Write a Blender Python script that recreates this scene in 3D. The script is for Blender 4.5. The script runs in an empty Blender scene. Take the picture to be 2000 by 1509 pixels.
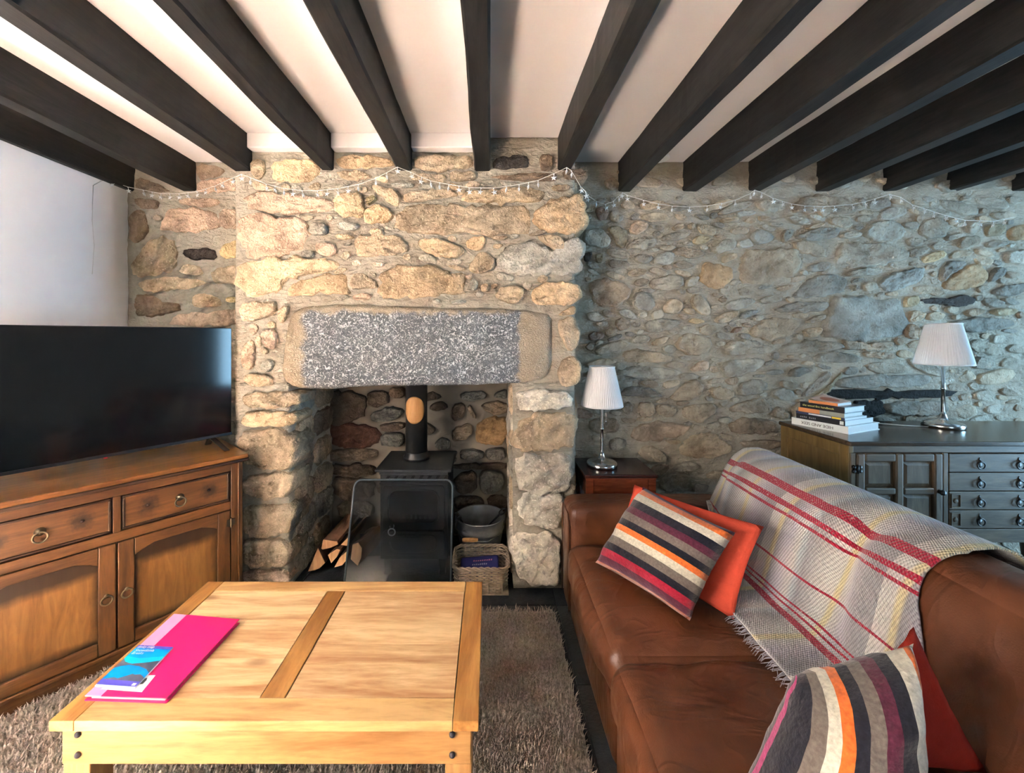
import bpy, math, random
from mathutils import Vector, Matrix, noise
R = random.Random(7)
C = bpy.context.scene.collection
SC = bpy.context.scene

# ------------------------------------------------------------------ camera
F, CX, CY, CAMZ = 780.0, 955.0, 655.0, 1.34
cam = bpy.data.cameras.new('camera'); camo = bpy.data.objects.new('camera', cam); C.objects.link(camo)
camo.location = (0, 0, CAMZ); camo.rotation_euler = (math.pi/2, 0, 0)
cam.sensor_width = 36; cam.lens = F/2000*36
cam.shift_x = (1000-CX)/2000; cam.shift_y = (CY-754.5)/2000
cam.clip_start = 0.02
SC.camera = camo
# ------------------------------------------------------------------ light
w = bpy.data.worlds.new('world'); SC.world = w; w.use_nodes = True
w.node_tree.nodes['Background'].inputs[0].default_value = (0.55, 0.72, 1.0, 1)
w.node_tree.nodes['Background'].inputs[1].default_value = 0.04

def area(name, loc, rot, sx, sy, power, col):
    l = bpy.data.lights.new(name, 'AREA'); l.shape = 'RECTANGLE'; l.size = sx; l.size_y = sy
    l.energy = power; l.color = col
    o = bpy.data.objects.new(name, l); o.location = loc; o.rotation_euler = rot; C.objects.link(o)
    return o
XL, XR, YB, ZC = -2.187, 4.3, -2.6, 2.39
W1 = (-1.15, 0.30, 0.85, 2.02)      # window on the left wall: y0 y1 z0 z1
W2 = (0.40, 1.85, 0.05, 2.05)       # glazed door on the right wall
area('daylight_left', (XL-0.34, (W1[0]+W1[1])/2, (W1[2]+W1[3])/2), (0, -math.pi/2, 0), W1[3]-W1[2], W1[1]-W1[0], 11, (1.0, 0.87, 0.74))
W3 = (1.0, 2.5, 0.85, 2.05)         # window on the wall behind the viewer: x0 x1 z0 z1
area('daylight_rear', ((W3[0]+W3[1])/2, YB-0.24, (W3[2]+W3[3])/2), (math.pi/2, 0, 0), W3[1]-W3[0], W3[3]-W3[2], 2.2, (0.60, 0.80, 1.0))
area('daylight_right', (XR+0.34, (W2[0]+W2[1])/2, (W2[2]+W2[3])/2), (0, math.pi/2, 0), W2[3]-W2[2], W2[1]-W2[0], 15, (0.40, 0.72, 1.0))
SC.view_settings.view_transform = 'Standard'; SC.view_settings.look = 'None'
SC.view_settings.gamma = 1; SC.view_settings.use_curve_mapping = False
sl = bpy.data.lights.new('sun', 'SUN'); sl.energy = 250; sl.angle = 0.01; sl.color = (1.0, 0.85, 0.77)
so_ = bpy.data.objects.new('sun', sl); C.objects.link(so_)
so_.rotation_euler = Vector((0.72, 0.06, -1.0)).to_track_quat('-Z', 'Y').to_euler()
SC.view_settings.exposure = 3.85

# ------------------------------------------------------------------ helpers
def onY(px, py, Y): return Vector(((px-CX)/F*Y, Y, CAMZ-(py-CY)/F*Y))
def onZ(px, py, z):
    t = (CAMZ-z)*F/(py-CY); return Vector(((px-CX)/F*t, t, z))
def onX(px, py, x):
    t = x*F/(px-CX); return Vector((x, t, CAMZ-(py-CY)/F*t))

class MB:
    def __init__(s): s.v = []; s.f = []; s.uv = None
    def add(s, vs, fs):
        b = len(s.v); s.v += [tuple(p) for p in vs]; s.f += [tuple(i+b for i in f) for f in fs]; return s
    def box(s, lo, hi):
        x0, y0, z0 = lo; x1, y1, z1 = hi
        return s.add([(x0,y0,z0),(x1,y0,z0),(x1,y1,z0),(x0,y1,z0),(x0,y0,z1),(x1,y0,z1),(x1,y1,z1),(x0,y1,z1)],
              [(0,3,2,1),(4,5,6,7),(0,1,5,4),(1,2,6,5),(2,3,7,6),(3,0,4,7)])
    def hexa(s, a, b):
        n = len(a)
        return s.add(list(a)+list(b), [tuple(range(n))[::-1], tuple(range(n, 2*n))] + [(i, (i+1) % n, n+(i+1) % n, n+i) for i in range(n)])
    def prism(s, poly, d):
        d = Vector(d); return s.hexa([Vector(p) for p in poly], [Vector(p)+d for p in poly])
    def lathe(s, prof, c=(0,0,0), n=32, axis='z', wav=None):
        vs = []; fs = []
        for (r, h) in prof:
            for i in range(n):
                a = 2*math.pi*i/n; rr = r
                if wav: rr = r*(1+wav[0]*math.cos(wav[1]*a))
                p = (rr*math.cos(a), rr*math.sin(a), h)
                if axis == 'y': p = (p[0], p[2], p[1])
                if axis == 'x': p = (p[2], p[0], p[1])
                vs.append((p[0]+c[0], p[1]+c[1], p[2]+c[2]))
        for k in range(len(prof)-1):
            for i in range(n):
                j = (i+1) % n; fs.append((k*n+i, k*n+j, (k+1)*n+j, (k+1)*n+i))
        fs.append(tuple(range(n))[::-1]); m = (len(prof)-1)*n; fs.append(tuple(range(m, m+n)))
        return s.add(vs, fs)
    def tube(s, pts, r, n=8, closed=False):
        pts = [Vector(p) for p in pts]; vs = []; fs = []; L = len(pts)
        up = Vector((0, 0, 1))
        for k, p in enumerate(pts):
            a = pts[k-1] if (k > 0 or closed) else p; b = pts[(k+1) % L] if (k < L-1 or closed) else p
            t = (b-a).normalized(); u = t.cross(up)
            if u.length < 1e-3: u = t.cross(Vector((1, 0, 0)))
            u.normalize(); v = u.cross(t)
            rr = r[k] if isinstance(r, (list, tuple)) else r
            for i in range(n):
                q = 2*math.pi*i/n; vs.append(p+u*math.cos(q)*rr+v*math.sin(q)*rr)
        for k in range(L if closed else L-1):
            for i in range(n):
                j = (i+1) % n; k2 = (k+1) % L
                fs.append((k*n+i, k*n+j, k2*n+j, k2*n+i))
        if not closed: fs.append(tuple(range(n))[::-1]); fs.append(tuple(range((L-1)*n, L*n)))
        return s.add(vs, fs)
    def torus(s, c, R0, r, ax='y', n=24, m=8):
        pts = []
        for i in range(n):
            a = 2*math.pi*i/n; x, y = R0*math.cos(a), R0*math.sin(a)
            p = {'y': (x, 0, y), 'z': (x, y, 0), 'x': (0, x, y)}[ax]
            pts.append(Vector(p)+Vector(c))
        vs = []; fs = []; cc = Vector(c); nrm = {'y': Vector((0,1,0)), 'z': Vector((0,0,1)), 'x': Vector((1,0,0))}[ax]
        for p in pts:
            u = (p-cc).normalized()
            for j in range(m):
                q = 2*math.pi*j/m; vs.append(p+u*math.cos(q)*r+nrm*math.sin(q)*r)
        for i in range(n):
            for j in range(m):
                fs.append((i*m+j, i*m+(j+1) % m, ((i+1) % n)*m+(j+1) % m, ((i+1) % n)*m+j))
        return s.add(vs, fs)
    def build(s, name, mat, parent=None, smooth=False, bevel=0, seg=2, col=None, kind=None):
        me = bpy.data.meshes.new(name); me.from_pydata(s.v, [], s.f); me.update()
        if s.uv:
            l = me.uv_layers.new(name='UVMap')
            for lp in me.loops: l.data[lp.index].uv = s.uv[lp.vertex_index]
        me.materials.append(mat)
        if smooth:
            for p in me.polygons: p.use_smooth = True
        o = bpy.data.objects.new(name, me); C.objects.link(o)
        if parent: o.parent = parent
        if bevel:
            b = o.modifiers.new('bevel', 'BEVEL'); b.width = bevel; b.segments = seg; b.limit_method = 'ANGLE'; b.angle_limit = 0.6
            for p in me.polygons: p.use_smooth = True
            b.harden_normals = True
        if col: o.color = (*col, 1)
        if kind: o['kind'] = kind
        return o

def tag(o, label, cat=None, group=None, kind=None):
    o['label'] = label
    if cat: o['category'] = cat
    if group: o['group'] = group
    if kind: o['kind'] = kind
    return o
def thing(name, label, cat, loc=(0,0,0), rz=0, group=None):
    o = bpy.data.objects.new(name, None); o.empty_display_size = 0.1; C.objects.link(o)
    o.location = loc; o.rotation_euler = (0, 0, rz); return tag(o, label, cat, group)
def struct(o, label): o['kind'] = 'structure'; o['label'] = label; return o
def bx(name, lo, hi, mat, parent=None, bevel=0.0, **k): return MB().box(lo, hi).build(name, mat, parent, bevel=bevel, **k)
def text(name, body, size, mat, parent, loc, X, Y, extr=0.0003):
    cu = bpy.data.curves.new(name, 'FONT'); cu.body = body; cu.size = size; cu.extrude = extr
    cu.align_x = 'CENTER'; cu.align_y = 'CENTER'; cu.materials.append(mat)
    o = bpy.data.objects.new(name, cu); C.objects.link(o); o.parent = parent
    X = Vector(X).normalized(); Y = Vector(Y).normalized(); Z = X.cross(Y)
    me = bpy.data.meshes.new_from_object(o.evaluated_get(bpy.context.evaluated_depsgraph_get()))
    bpy.data.objects.remove(o); o = bpy.data.objects.new(name, me); C.objects.link(o); o.parent = parent
    if not me.materials: me.materials.append(mat)
    o.matrix_local = Matrix.Translation(loc) @ Matrix((X, Y, Z)).transposed().to_4x4()
    return o

# ------------------------------------------------------------------ materials
def nm(name):
    m = bpy.data.materials.new(name); m.use_nodes = True; nt = m.node_tree
    return m, nt, nt.nodes['Principled BSDF']
def nd(nt, typ, ins=None, **at):
    n = nt.nodes.new('ShaderNode'+typ)
    for k, v in at.items(): setattr(n, k, v)
    for k, v in (ins or {}).items():
        if isinstance(v, bpy.types.NodeSocket): nt.links.new(v, n.inputs[k])
        else: n.inputs[k].default_value = v
    return n
def c4(c): return (c[0], c[1], c[2], 1)
def mixc(nt, f, a, b, blend='MIX'):
    n = nt.nodes.new('ShaderNodeMix'); n.data_type = 'RGBA'; n.blend_type = blend
    for i, v in ((0, f), (6, a), (7, b)):
        if isinstance(v, bpy.types.NodeSocket): nt.links.new(v, n.inputs[i])
        else: n.inputs[i].default_value = v if i == 0 else c4(v)
    return n.outputs[2]
def ramp(nt, f, stops, interp='LINEAR'):
    n = nt.nodes.new('ShaderNodeValToRGB'); n.color_ramp.interpolation = interp; e = n.color_ramp.elements
    while len(e) < len(stops): e.new(0.5)
    for q, (p, c) in zip(e, stops):
        q.position = p; q.color = c4(c) if not isinstance(c, (int, float)) else (c, c, c, 1)
    nt.links.new(f, n.inputs[0]); return n.outputs[0]
def ocoord(nt, scale=(1,1,1), rnd=False):
    t = nd(nt, 'TexCoord'); v = t.outputs['Object']
    if rnd:
        oi = nd(nt, 'ObjectInfo'); mu = nd(nt, 'Math', {0: oi.outputs['Random'], 1: 7.0}, operation='MULTIPLY')
        v = nd(nt, 'VectorMath', {0: v, 1: mu.outputs[0]}, operation='ADD').outputs[0]
    return nd(nt, 'Mapping', {'Vector': v, 'Scale': scale}).outputs[0]
def noi(nt, v, s, d=4, r=0.55, dist=0.0): return nd(nt, 'TexNoise', {'Vector': v, 'Scale': s, 'Detail': d, 'Roughness': r, 'Distortion': dist}).outputs['Fac']
def mth(nt, op, a, b=0.0, c=0.0):
    n = nd(nt, 'Math', operation=op)
    for i, v in enumerate((a, b, c)):
        if isinstance(v, bpy.types.NodeSocket): nt.links.new(v, n.inputs[i])
        else: n.inputs[i].default_value = v
    return n.outputs[0]
def bump(nt, b, h, st=0.3, dist=0.01):
    n = nd(nt, 'Bump', {'Height': h, 'Strength': st, 'Distance': dist}); nt.links.new(n.outputs[0], b.inputs['Normal'])
def setc(nt, b, c):
    if isinstance(c, bpy.types.NodeSocket): nt.links.new(c, b.inputs['Base Color'])
    else: b.inputs['Base Color'].default_value = c4(c)

def plain(name, c, rough=0.5, metal=0.0, var=0.12, sc=30, bmp=0.05, spec=0.5, coat=0):
    m, nt, b = nm(name); v = ocoord(nt); n = noi(nt, v, sc)
    setc(nt, b, mixc(nt, n, [x*(1-var) for x in c], [min(1, x*(1+var)) for x in c]))
    b.inputs['Roughness'].default_value = rough; b.inputs['Metallic'].default_value = metal
    b.inputs['Specular IOR Level'].default_value = spec; b.inputs['Coat Weight'].default_value = coat
    if bmp: bump(nt, b, noi(nt, v, sc*4), bmp, 0.005)
    return m
def wood(name, dark, light, grain='x', rough=0.42, s=1.0, spec=0.5, knots=0.0, var=1.0):
    m, nt, b = nm(name)
    sc = {'x': (1.1, 9, 9), 'y': (9, 1.1, 9), 'z': (9, 9, 1.1)}[grain]
    v = ocoord(nt, [k*s for k in sc], rnd=True)
    n1 = noi(nt, v, 2.2, 6, 0.6, 0.9); n2 = noi(nt, v, 14, 3, 0.6)
    v2 = ocoord(nt, (1, 1, 1), rnd=True); n3 = noi(nt, v2, 2.5*s, 2)
    f = mth(nt, 'ADD', mth(nt, 'MULTIPLY', n1, 0.75), mth(nt, 'MULTIPLY', n2, 0.25))
    col = ramp(nt, f, [(0.36, dark), (0.49, [(a+b_)/2 for a, b_ in zip(dark, light)]), (0.60, light)])
    oi = nd(nt, 'ObjectInfo')
    br = mth(nt, 'ADD', 1-0.14*var, mth(nt, 'MULTIPLY', oi.outputs['Random'], 0.28*var))
    hsv = nd(nt, 'HueSaturation', {'Color': col, 'Value': br}); col = hsv.outputs[0]
    col = mixc(nt, mth(nt, 'MULTIPLY', n3, 0.35), col, [x*0.6 for x in light])
    if knots:
        vo = nd(nt, 'TexVoronoi', {'Vector': ocoord(nt, {'x': (4, 9, 9), 'y': (9, 4, 9), 'z': (9, 9, 4)}[grain], rnd=True), 'Scale': 1.0})
        kf = ramp(nt, vo.outputs['Distance'], [(0.0, 1.0), (0.10, 0.8), (0.2, 0.0)])
        col = mixc(nt, mth(nt, 'MULTIPLY', kf, knots), col, [x*0.45 for x in dark])
    setc(nt, b, col); b.inputs['Roughness'].default_value = rough; b.inputs['Specular IOR Level'].default_value = spec
    bump(nt, b, n2, 0.12, 0.003); return m
def stonemat(name, speck=0.6, bst=0.8, rough=0.85, bs=26, sp_col=1.5):
    m, nt, b = nm(name); oi = nd(nt, 'ObjectInfo'); v = ocoord(nt)
    n1 = noi(nt, v, 7, 5, 0.6, 0.6); n2 = noi(nt, v, bs, 6, 0.65, 0.4); n3 = noi(nt, v, 85, 3, 0.6)
    base = oi.outputs['Color']
    a = mixc(nt, 1.0, base, (0.55, 0.53, 0.50), 'MULTIPLY'); c = mixc(nt, 1.0, base, (1.28, 1.25, 1.2), 'MULTIPLY')
    col = mixc(nt, ramp(nt, n1, [(0.33, 0.0), (0.67, 1.0)]), a, c)
    col = mixc(nt, mth(nt, 'MULTIPLY', ramp(nt, n3, [(0.57, 0.0), (0.70, 1.0)]), speck), col, mixc(nt, 1.0, base, (sp_col, sp_col, sp_col*0.98), 'MULTIPLY'))
    col = mixc(nt, mth(nt, 'MULTIPLY', ramp(nt, n2, [(0.30, 1.0), (0.43, 0.0)]), 0.55), col, mixc(nt, 1.0, base, (0.4, 0.36, 0.33), 'MULTIPLY'))
    setc(nt, b, col); b.inputs['Roughness'].default_value = rough; b.inputs['Specular IOR Level'].default_value = 0.3
    bump(nt, b, mth(nt, 'ADD', n2, mth(nt, 'MULTIPLY', n3, 0.45)), bst, 0.045); return m

m_stone = stonemat('granite_stone'); m_slate = stonemat('rubble_stone', 0.25, 0.5, 0.85, 20, 1.35)
m_back = stonemat('hearth_stone', 0.3, 0.6)
def mortarmat():
    m, nt, b = nm('lime_mortar'); v = ocoord(nt); n = noi(nt, v, 5, 5); n2 = noi(nt, v, 60, 4)
    col = ramp(nt, n, [(0.3, (0.29, 0.245, 0.19)), (0.5, (0.37, 0.325, 0.26)), (0.7, (0.42, 0.38, 0.31))])
    setc(nt, b, col); b.inputs['Roughness'].default_value = 0.9; b.inputs['Specular IOR Level'].default_value = 0.2
    bump(nt, b, mth(nt, 'ADD', mth(nt, 'MULTIPLY', n2, 0.4), noi(nt, nd(nt, 'Mapping', {'Vector': v, 'Scale': (1, 1, 2.3)}).outputs[0], 13, 6, .6, .8)), 0.75, 0.04); return m
m_mortar = mortarmat(); m_sootshademortar = plain('sooty_shaded_mortar', (0.20, 0.17, 0.135), 0.95, 0, 0.25, 8, 0.3, spec=0.1)  # soot tone, darkened further to put the recess shade into the colour
def lintelmat():
    m, nt, b = nm('lintel_granite'); v = ocoord(nt); tc = nd(nt, 'TexCoord')
    sep = nd(nt, 'SeparateXYZ', {0: tc.outputs['Object']})
    vo = nd(nt, 'TexVoronoi', {'Vector': nd(nt, 'Mapping', {'Vector': tc.outputs['Object'], 'Scale': (60, 60, 85)}).outputs[0], 'Scale': 1.0, 'Randomness': 1.0})
    n = noi(nt, v, 55, 3, 0.6, 2.0); n1 = noi(nt, v, 8, 4)
    sp = ramp(nt, n, [(0.52, 0.0), (0.60, 1.0)])
    grey = mixc(nt, n1, (0.11, 0.115, 0.125), (0.22, 0.23, 0.245)); grey = mixc(nt, sp, grey, (0.68, 0.69, 0.70))
    tan = mixc(nt, n1, (0.36, 0.28, 0.19), (0.52, 0.42, 0.30)); tan = mixc(nt, mth(nt, 'MULTIPLY', sp, 0.3), tan, (0.62, 0.54, 0.42))
    wob = mth(nt, 'MULTIPLY', mth(nt, 'SUBTRACT', noi(nt, v, 14, 4), 0.5), 0.10)
    def edge(s, lo, hi): return nd(nt, 'MapRange', {0: s, 1: lo, 2: hi, 3: 0.0, 4: 1.0}).outputs[0]
    x = mth(nt, 'ADD', sep.outputs[0], wob); z = mth(nt, 'ADD', sep.outputs[2], wob)
    mk = mth(nt, 'MULTIPLY', mth(nt, 'MULTIPLY', edge(x, -0.99, -0.955), edge(x, 0.165, 0.145)), edge(z, 1.475, 1.45))
    setc(nt, b, mixc(nt, mk, tan, grey)); b.inputs['Roughness'].default_value = 0.7
    bump(nt, b, mth(nt, 'ADD', n, mth(nt, 'MULTIPLY', n1, 0.6)), 0.9, 0.03); return m
m_lintel = lintelmat()
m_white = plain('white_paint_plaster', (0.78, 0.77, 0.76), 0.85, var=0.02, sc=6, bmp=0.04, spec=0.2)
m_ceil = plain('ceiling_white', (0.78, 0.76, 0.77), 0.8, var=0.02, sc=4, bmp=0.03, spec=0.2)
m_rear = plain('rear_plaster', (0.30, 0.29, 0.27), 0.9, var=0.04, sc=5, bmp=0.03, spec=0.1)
m_beam = wood('black_stained_beam', (0.004, 0.004, 0.004), (0.017, 0.016, 0.0155), 'y', 0.55, 1.6, 0.25)
m_slatefloor = stonemat('slate_tile', 0.15, 0.18, 0.42, 12, 1.3)
m_grout = plain('slate_grout', (0.05, 0.052, 0.055), 0.8)
m_oak = wood('oak_cabinet', (0.050, 0.018, 0.005), (0.150, 0.060, 0.016), 'x', 0.38, 1.3, 0.5, var=0.4)
m_oakv = wood('oak_cabinet_upright', (0.050, 0.018, 0.005), (0.150, 0.060, 0.016), 'z', 0.38, 1.3, 0.5, var=0.4)
m_oakpanel = wood('oak_panel_golden', (0.155, 0.064, 0.014), (0.27, 0.122, 0.029), 'z', 0.42, 1.6, 0.4, var=0.3)
def panelmat():
    m, nt, b = nm('oak_panel_antiqued'); tc = nd(nt, 'TexCoord'); sp = nd(nt, 'SeparateXYZ', {0: tc.outputs['Generated']})
    v = ocoord(nt, (9, 9, 1.2), rnd=True); n = noi(nt, v, 4, 6, .6, .8)
    col = ramp(nt, n, [(.34, (0.155, 0.064, 0.014)), (.66, (0.27, 0.122, 0.029))])
    nz = mth(nt, 'MULTIPLY', mth(nt, 'SUBTRACT', noi(nt, ocoord(nt), 25, 3), .5), .05)
    ex = mth(nt, 'MINIMUM', sp.outputs[0], mth(nt, 'SUBTRACT', 1.0, sp.outputs[0])); ez = mth(nt, 'MINIMUM', sp.outputs[2], mth(nt, 'SUBTRACT', .91, sp.outputs[2]))
    e = mth(nt, 'ADD', mth(nt, 'MINIMUM', ex, ez), nz)
    col = mixc(nt, ramp(nt, e, [(.12, .92), (.15, .65), (.20, 0.0)]), col, (.018, .008, .003))
    setc(nt, b, col); b.inputs['Roughness'].default_value = .42; bump(nt, b, n, .08, .003); return m
m_panel = panelmat()
m_oaktop = wood('oak_top', (0.075, 0.026, 0.006), (0.21, 0.080, 0.020), 'x', 0.28, 1.2, 0.55, var=0.2)
m_oakdark = wood('oak_dark_edge', (0.02, 0.009, 0.004), (0.06, 0.025, 0.01), 'x', 0.35, 1.2)
m_pine = wood('acacia_board', (0.40, 0.185, 0.056), (0.73, 0.465, 0.195), 'x', 0.40, 0.85, 0.45, knots=0.35, var=0.5)
m_apron = wood('acacia_apron', (0.30, 0.125, 0.036), (0.55, 0.31, 0.115), 'x', 0.42, 0.85, 0.4, knots=0.3, var=0.3)
m_pinep = wood('acacia_panel', (0.40, 0.165, 0.05), (0.84, 0.59, 0.31), 'x', 0.40, 0.8, 0.45, knots=0.75, var=0.5)
m_piney = wood('acacia_board_cross', (0.28, 0.108, 0.024), (0.55, 0.275, 0.078), 'y', 0.40, 0.85, 0.45, knots=0.35, var=0.4)
m_pinez = wood('acacia_leg', (0.34, 0.15, 0.045), (0.60, 0.34, 0.13), 'z', 0.42, 0.85)
m_side = wood('sideboard_oak', (0.055, 0.034, 0.019), (0.15, 0.100, 0.058), 'x', 0.45, 1.5, 0.4, var=0.3)
m_sidev = wood('sideboard_oak_upright', (0.055, 0.034, 0.019), (0.15, 0.100, 0.058), 'z', 0.45, 1.5, 0.4, var=0.3)
m_sideend = wood('sideboard_end_oak', (0.10, 0.058, 0.016), (0.20, 0.125, 0.042), 'z', 0.4, 1.3, 0.5, var=0.2)
m_sidetop = wood('sideboard_top_oak', (0.030, 0.017, 0.010), (0.075, 0.045, 0.026), 'x', 0.2, 1.2, 0.6, var=0.2)
m_mahog = wood('mahogany', (0.055, 0.012, 0.006), (0.15, 0.035, 0.016), 'x', 0.22, 1.4, 0.6, var=0.3)
m_mahogd = wood('mahogany_dark', (0.012, 0.004, 0.003), (0.05, 0.014, 0.009), 'x', 0.18, 1.4, 0.6, var=0.3)
m_tv = plain('tv_black', (0.006, 0.006, 0.007), 0.35, var=0.05, bmp=0)
m_screen = plain('tv_screen', (0.003, 0.004, 0.005), 0.09, var=0.02, bmp=0, spec=0.5)
m_chrome = plain('brushed_steel', (0.62, 0.61, 0.59), 0.18, 1.0, 0.03, bmp=0)
m_steel = plain('satin_steel', (0.55, 0.55, 0.54), 0.45, 0.5, 0.05, bmp=0)
m_brass = plain('aged_brass', (0.20, 0.16, 0.10), 0.35, 1.0, 0.2, bmp=0.1)
m_pewter = plain('dark_pewter', (0.05, 0.05, 0.05), 0.35, 0.9, 0.2, bmp=0.1)
m_iron = plain('stove_black', (0.020, 0.022, 0.024), 0.42, 0.0, 0.2, 60, 0.06)
m_flue = plain('flue_black', (0.018, 0.018, 0.019), 0.36, 0.0, 0.1, 30, 0.02, spec=0.6)
m_galv = plain('galvanised_bucket', (0.24, 0.245, 0.25), 0.40, 0.55, 0.25, 25, 0.05)
m_black = plain('black_metal', (0.008, 0.008, 0.008), 0.4, 0.3, 0.1, bmp=0)
m_plaque = wood('plaque_wood', (0.45, 0.20, 0.06), (0.62, 0.32, 0.11), 'z', 0.5, 2)
m_wicker = plain('wicker', (0.36, 0.27, 0.19), 0.6, 0, 0.4, 25, 0.2)
m_logend = wood('log_end', (0.42, 0.20, 0.085), (0.62, 0.34, 0.16), 'z', 0.7, 2, var=0.5)
m_bark = plain('log_bark', (0.15, 0.07, 0.035), 0.8, 0, 0.5, 20, 0.5)
m_navy = plain('navy_cover', (0.018, 0.022, 0.12), 0.35, 0, 0.25, 12)
m_paper = plain('paper_edges', (0.72, 0.74, 0.74), 0.8, 0, 0.05, 80)
m_coverwhite = plain('white_cover', (0.80, 0.84, 0.84), 0.3, 0, 0.03)
m_coverblack = plain('black_cover', (0.02, 0.02, 0.025), 0.3, 0, 0.1)
m_coverblue = plain('blue_cover', (0.05, 0.06, 0.13), 0.3)
m_covergrey = plain('grey_green_cover', (0.33, 0.35, 0.31), 0.4)
m_orange = plain('orange_cover', (0.75, 0.28, 0.10), 0.4)
m_peach = plain('peach_cover', (0.72, 0.52, 0.44), 0.35)
m_rust = plain('rust_print', (0.50, 0.13, 0.06), 0.4)
m_yellow = plain('yellow_print', (0.85, 0.62, 0.06), 0.4)
m_yelltext = plain('yellow_lettering', (0.85, 0.78, 0.22), 0.5, bmp=0)
m_darktext = plain('dark_lettering', (0.06, 0.06, 0.065), 0.6, bmp=0)
m_lighttext = plain('white_lettering', (0.88, 0.92, 0.90), 0.5, bmp=0)
m_greytext = plain('grey_lettering', (0.28, 0.28, 0.30), 0.5, bmp=0)
m_redtext = plain('red_lettering', (0.50, 0.16, 0.20), 0.5, bmp=0)
m_pink = plain('pink_plastic', (0.90, 0.018, 0.16), 0.28, 0, 0.03, 10, 0.02)
m_pinkl = plain('pale_pink_plastic', (0.86, 0.36, 0.62), 0.3, 0, 0.04, 10, 0.02)
m_sky = plain('map_blue', (0.0, 0.30, 0.80), 0.3, 0, 0.25, 9, 0)
m_cyan = plain('map_cyan', (0.0, 0.48, 0.80), 0.3, 0, 0.15, 9, 0)
m_indigo = plain('map_indigo', (0.10, 0.09, 0.55), 0.3, 0, 0.05, 9, 0)
m_rock = plain('map_rock', (0.12, 0.13, 0.20), 0.4, 0, 0.35, 60, 0)
m_red_led = plain('red_led', (0.7, 0.02, 0.03), 0.4, bmp=0)
m_star = plain('clear_star', (0.66, 0.68, 0.68), 0.25, 0, 0.03, bmp=0)
m_cord = plain('white_cord', (0.62, 0.59, 0.53), 0.5, 0, 0.03, bmp=0)
m_stringred = plain('red_felt_cushion', (0.56, 0.075, 0.042), 0.9, 0, 0.15, 60, 0.2, spec=0.1)
m_shadedred = plain('shaded_red_cushion', (0.30, 0.028, 0.018), 0.9, 0, 0.15, 60, 0.2, spec=0.1)  # deeper red with the shade behind the striped cushion put into it
m_stud = plain('iron_stud', (0.07, 0.065, 0.075), 0.38, 0.6, 0.2, bmp=0.05)
m_frame = plain('window_frame_white', (0.75, 0.75, 0.74), 0.4)

def shade():
    m, nt, b = nm('pleated_shade'); setc(nt, b, (0.84, 0.85, 0.86)); b.inputs['Roughness'].default_value = 0.9
    tr = nd(nt, 'BsdfTranslucent', {'Color': (0.8, 0.8, 0.8, 1)}); mx = nd(nt, 'MixShader', {0: 0.3, 1: b.outputs[0], 2: tr.outputs[0]})
    nt.links.new(mx.outputs[0], nt.nodes['Material Output'].inputs[0]); return m
m_shade = shade()
def glass(name, tint, gl=0.04, grough=0.03):
    m, nt, b = nm(name)
    t = nd(nt, 'BsdfTransparent', {'Color': c4(tint)}); g = nd(nt, 'BsdfGlossy', {'Color': (0.9, 0.95, 1, 1), 'Roughness': grough})
    fr = nd(nt, 'LayerWeight', {'Blend': 0.25}); f = mth(nt, 'ADD', mth(nt, 'MULTIPLY', fr.outputs['Fresnel'], 0.22), gl)
    mx = nd(nt, 'MixShader', {0: f, 1: t.outputs[0], 2: g.outputs[0]})
    nt.links.new(mx.outputs[0], nt.nodes['Material Output'].inputs[0]); return m
m_guard = glass('smoked_glass', (0.60, 0.62, 0.64), 0.012, 0.15)
m_pane = glass('window_glass', (0.95, 0.97, 0.98), 0.02)
m_guardrim = plain('glass_rim', (0.06, 0.075, 0.085), 0.25, 0, 0.05, bmp=0)
def leather():
    m, nt, b = nm('tan_leather'); v = ocoord(nt); n = noi(nt, v, 3, 4, 0.6, 0.6); vo = nd(nt, 'TexVoronoi', {'Vector': v, 'Scale': 260.0})
    n2 = noi(nt, nd(nt, 'Mapping', {'Vector': v, 'Scale': (1.0, 2.2, 1.0)}).outputs[0], 4, 2, 0.5, 1.2); n4 = noi(nt, v, 7, 3)
    setc(nt, b, ramp(nt, n, [(0.3, (0.055, 0.017, 0.0065)), (0.5, (0.105, 0.034, 0.0135)), (0.72, (0.155, 0.054, 0.023))]))
    b.inputs['Roughness'].default_value = 0.40; b.inputs['Specular IOR Level'].default_value = 0.45
    h = mth(nt, 'ADD', mth(nt, 'MULTIPLY', vo.outputs['Distance'], 0.05), mth(nt, 'MULTIPLY', ramp(nt, n2, [(0.42, 0.0), (0.5, 1.0), (0.58, 0.0)]), 0.25)); h = mth(nt, 'ADD', h, mth(nt, 'MULTIPLY', n4, 0.5))
    nt.links.new(ramp(nt, n4, [(0.3, 0.30), (0.7, 0.50)]), b.inputs['Roughness'])
    bump(nt, b, h, 0.22, 0.03); return m
m_leather = leather()
def rugmat():
    m, nt, b = nm('shag_pile'); v = ocoord(nt); n = noi(nt, v, 90, 2); n2 = noi(nt, v, 5, 3)
    c = ramp(nt, n, [(0.3, (0.36, 0.29, 0.23)), (0.55, (0.52, 0.45, 0.38)), (0.75, (0.64, 0.58, 0.51))])
    setc(nt, b, mixc(nt, mth(nt, 'MULTIPLY', n2, 0.3), c, (0.42, 0.35, 0.28))); b.inputs['Roughness'].default_value = 0.95; b.inputs['Specular IOR Level'].default_value = 0.1; return m
m_rug = rugmat()
NAVY = (0.012, 0.013, 0.022); CREAM = (0.52, 0.50, 0.42); ORG = (0.58, 0.13, 0.025); PLUM = (0.085, 0.016, 0.036); GREY = (0.14, 0.12, 0.105); RED = (0.33, 0.012, 0.035)
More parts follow.
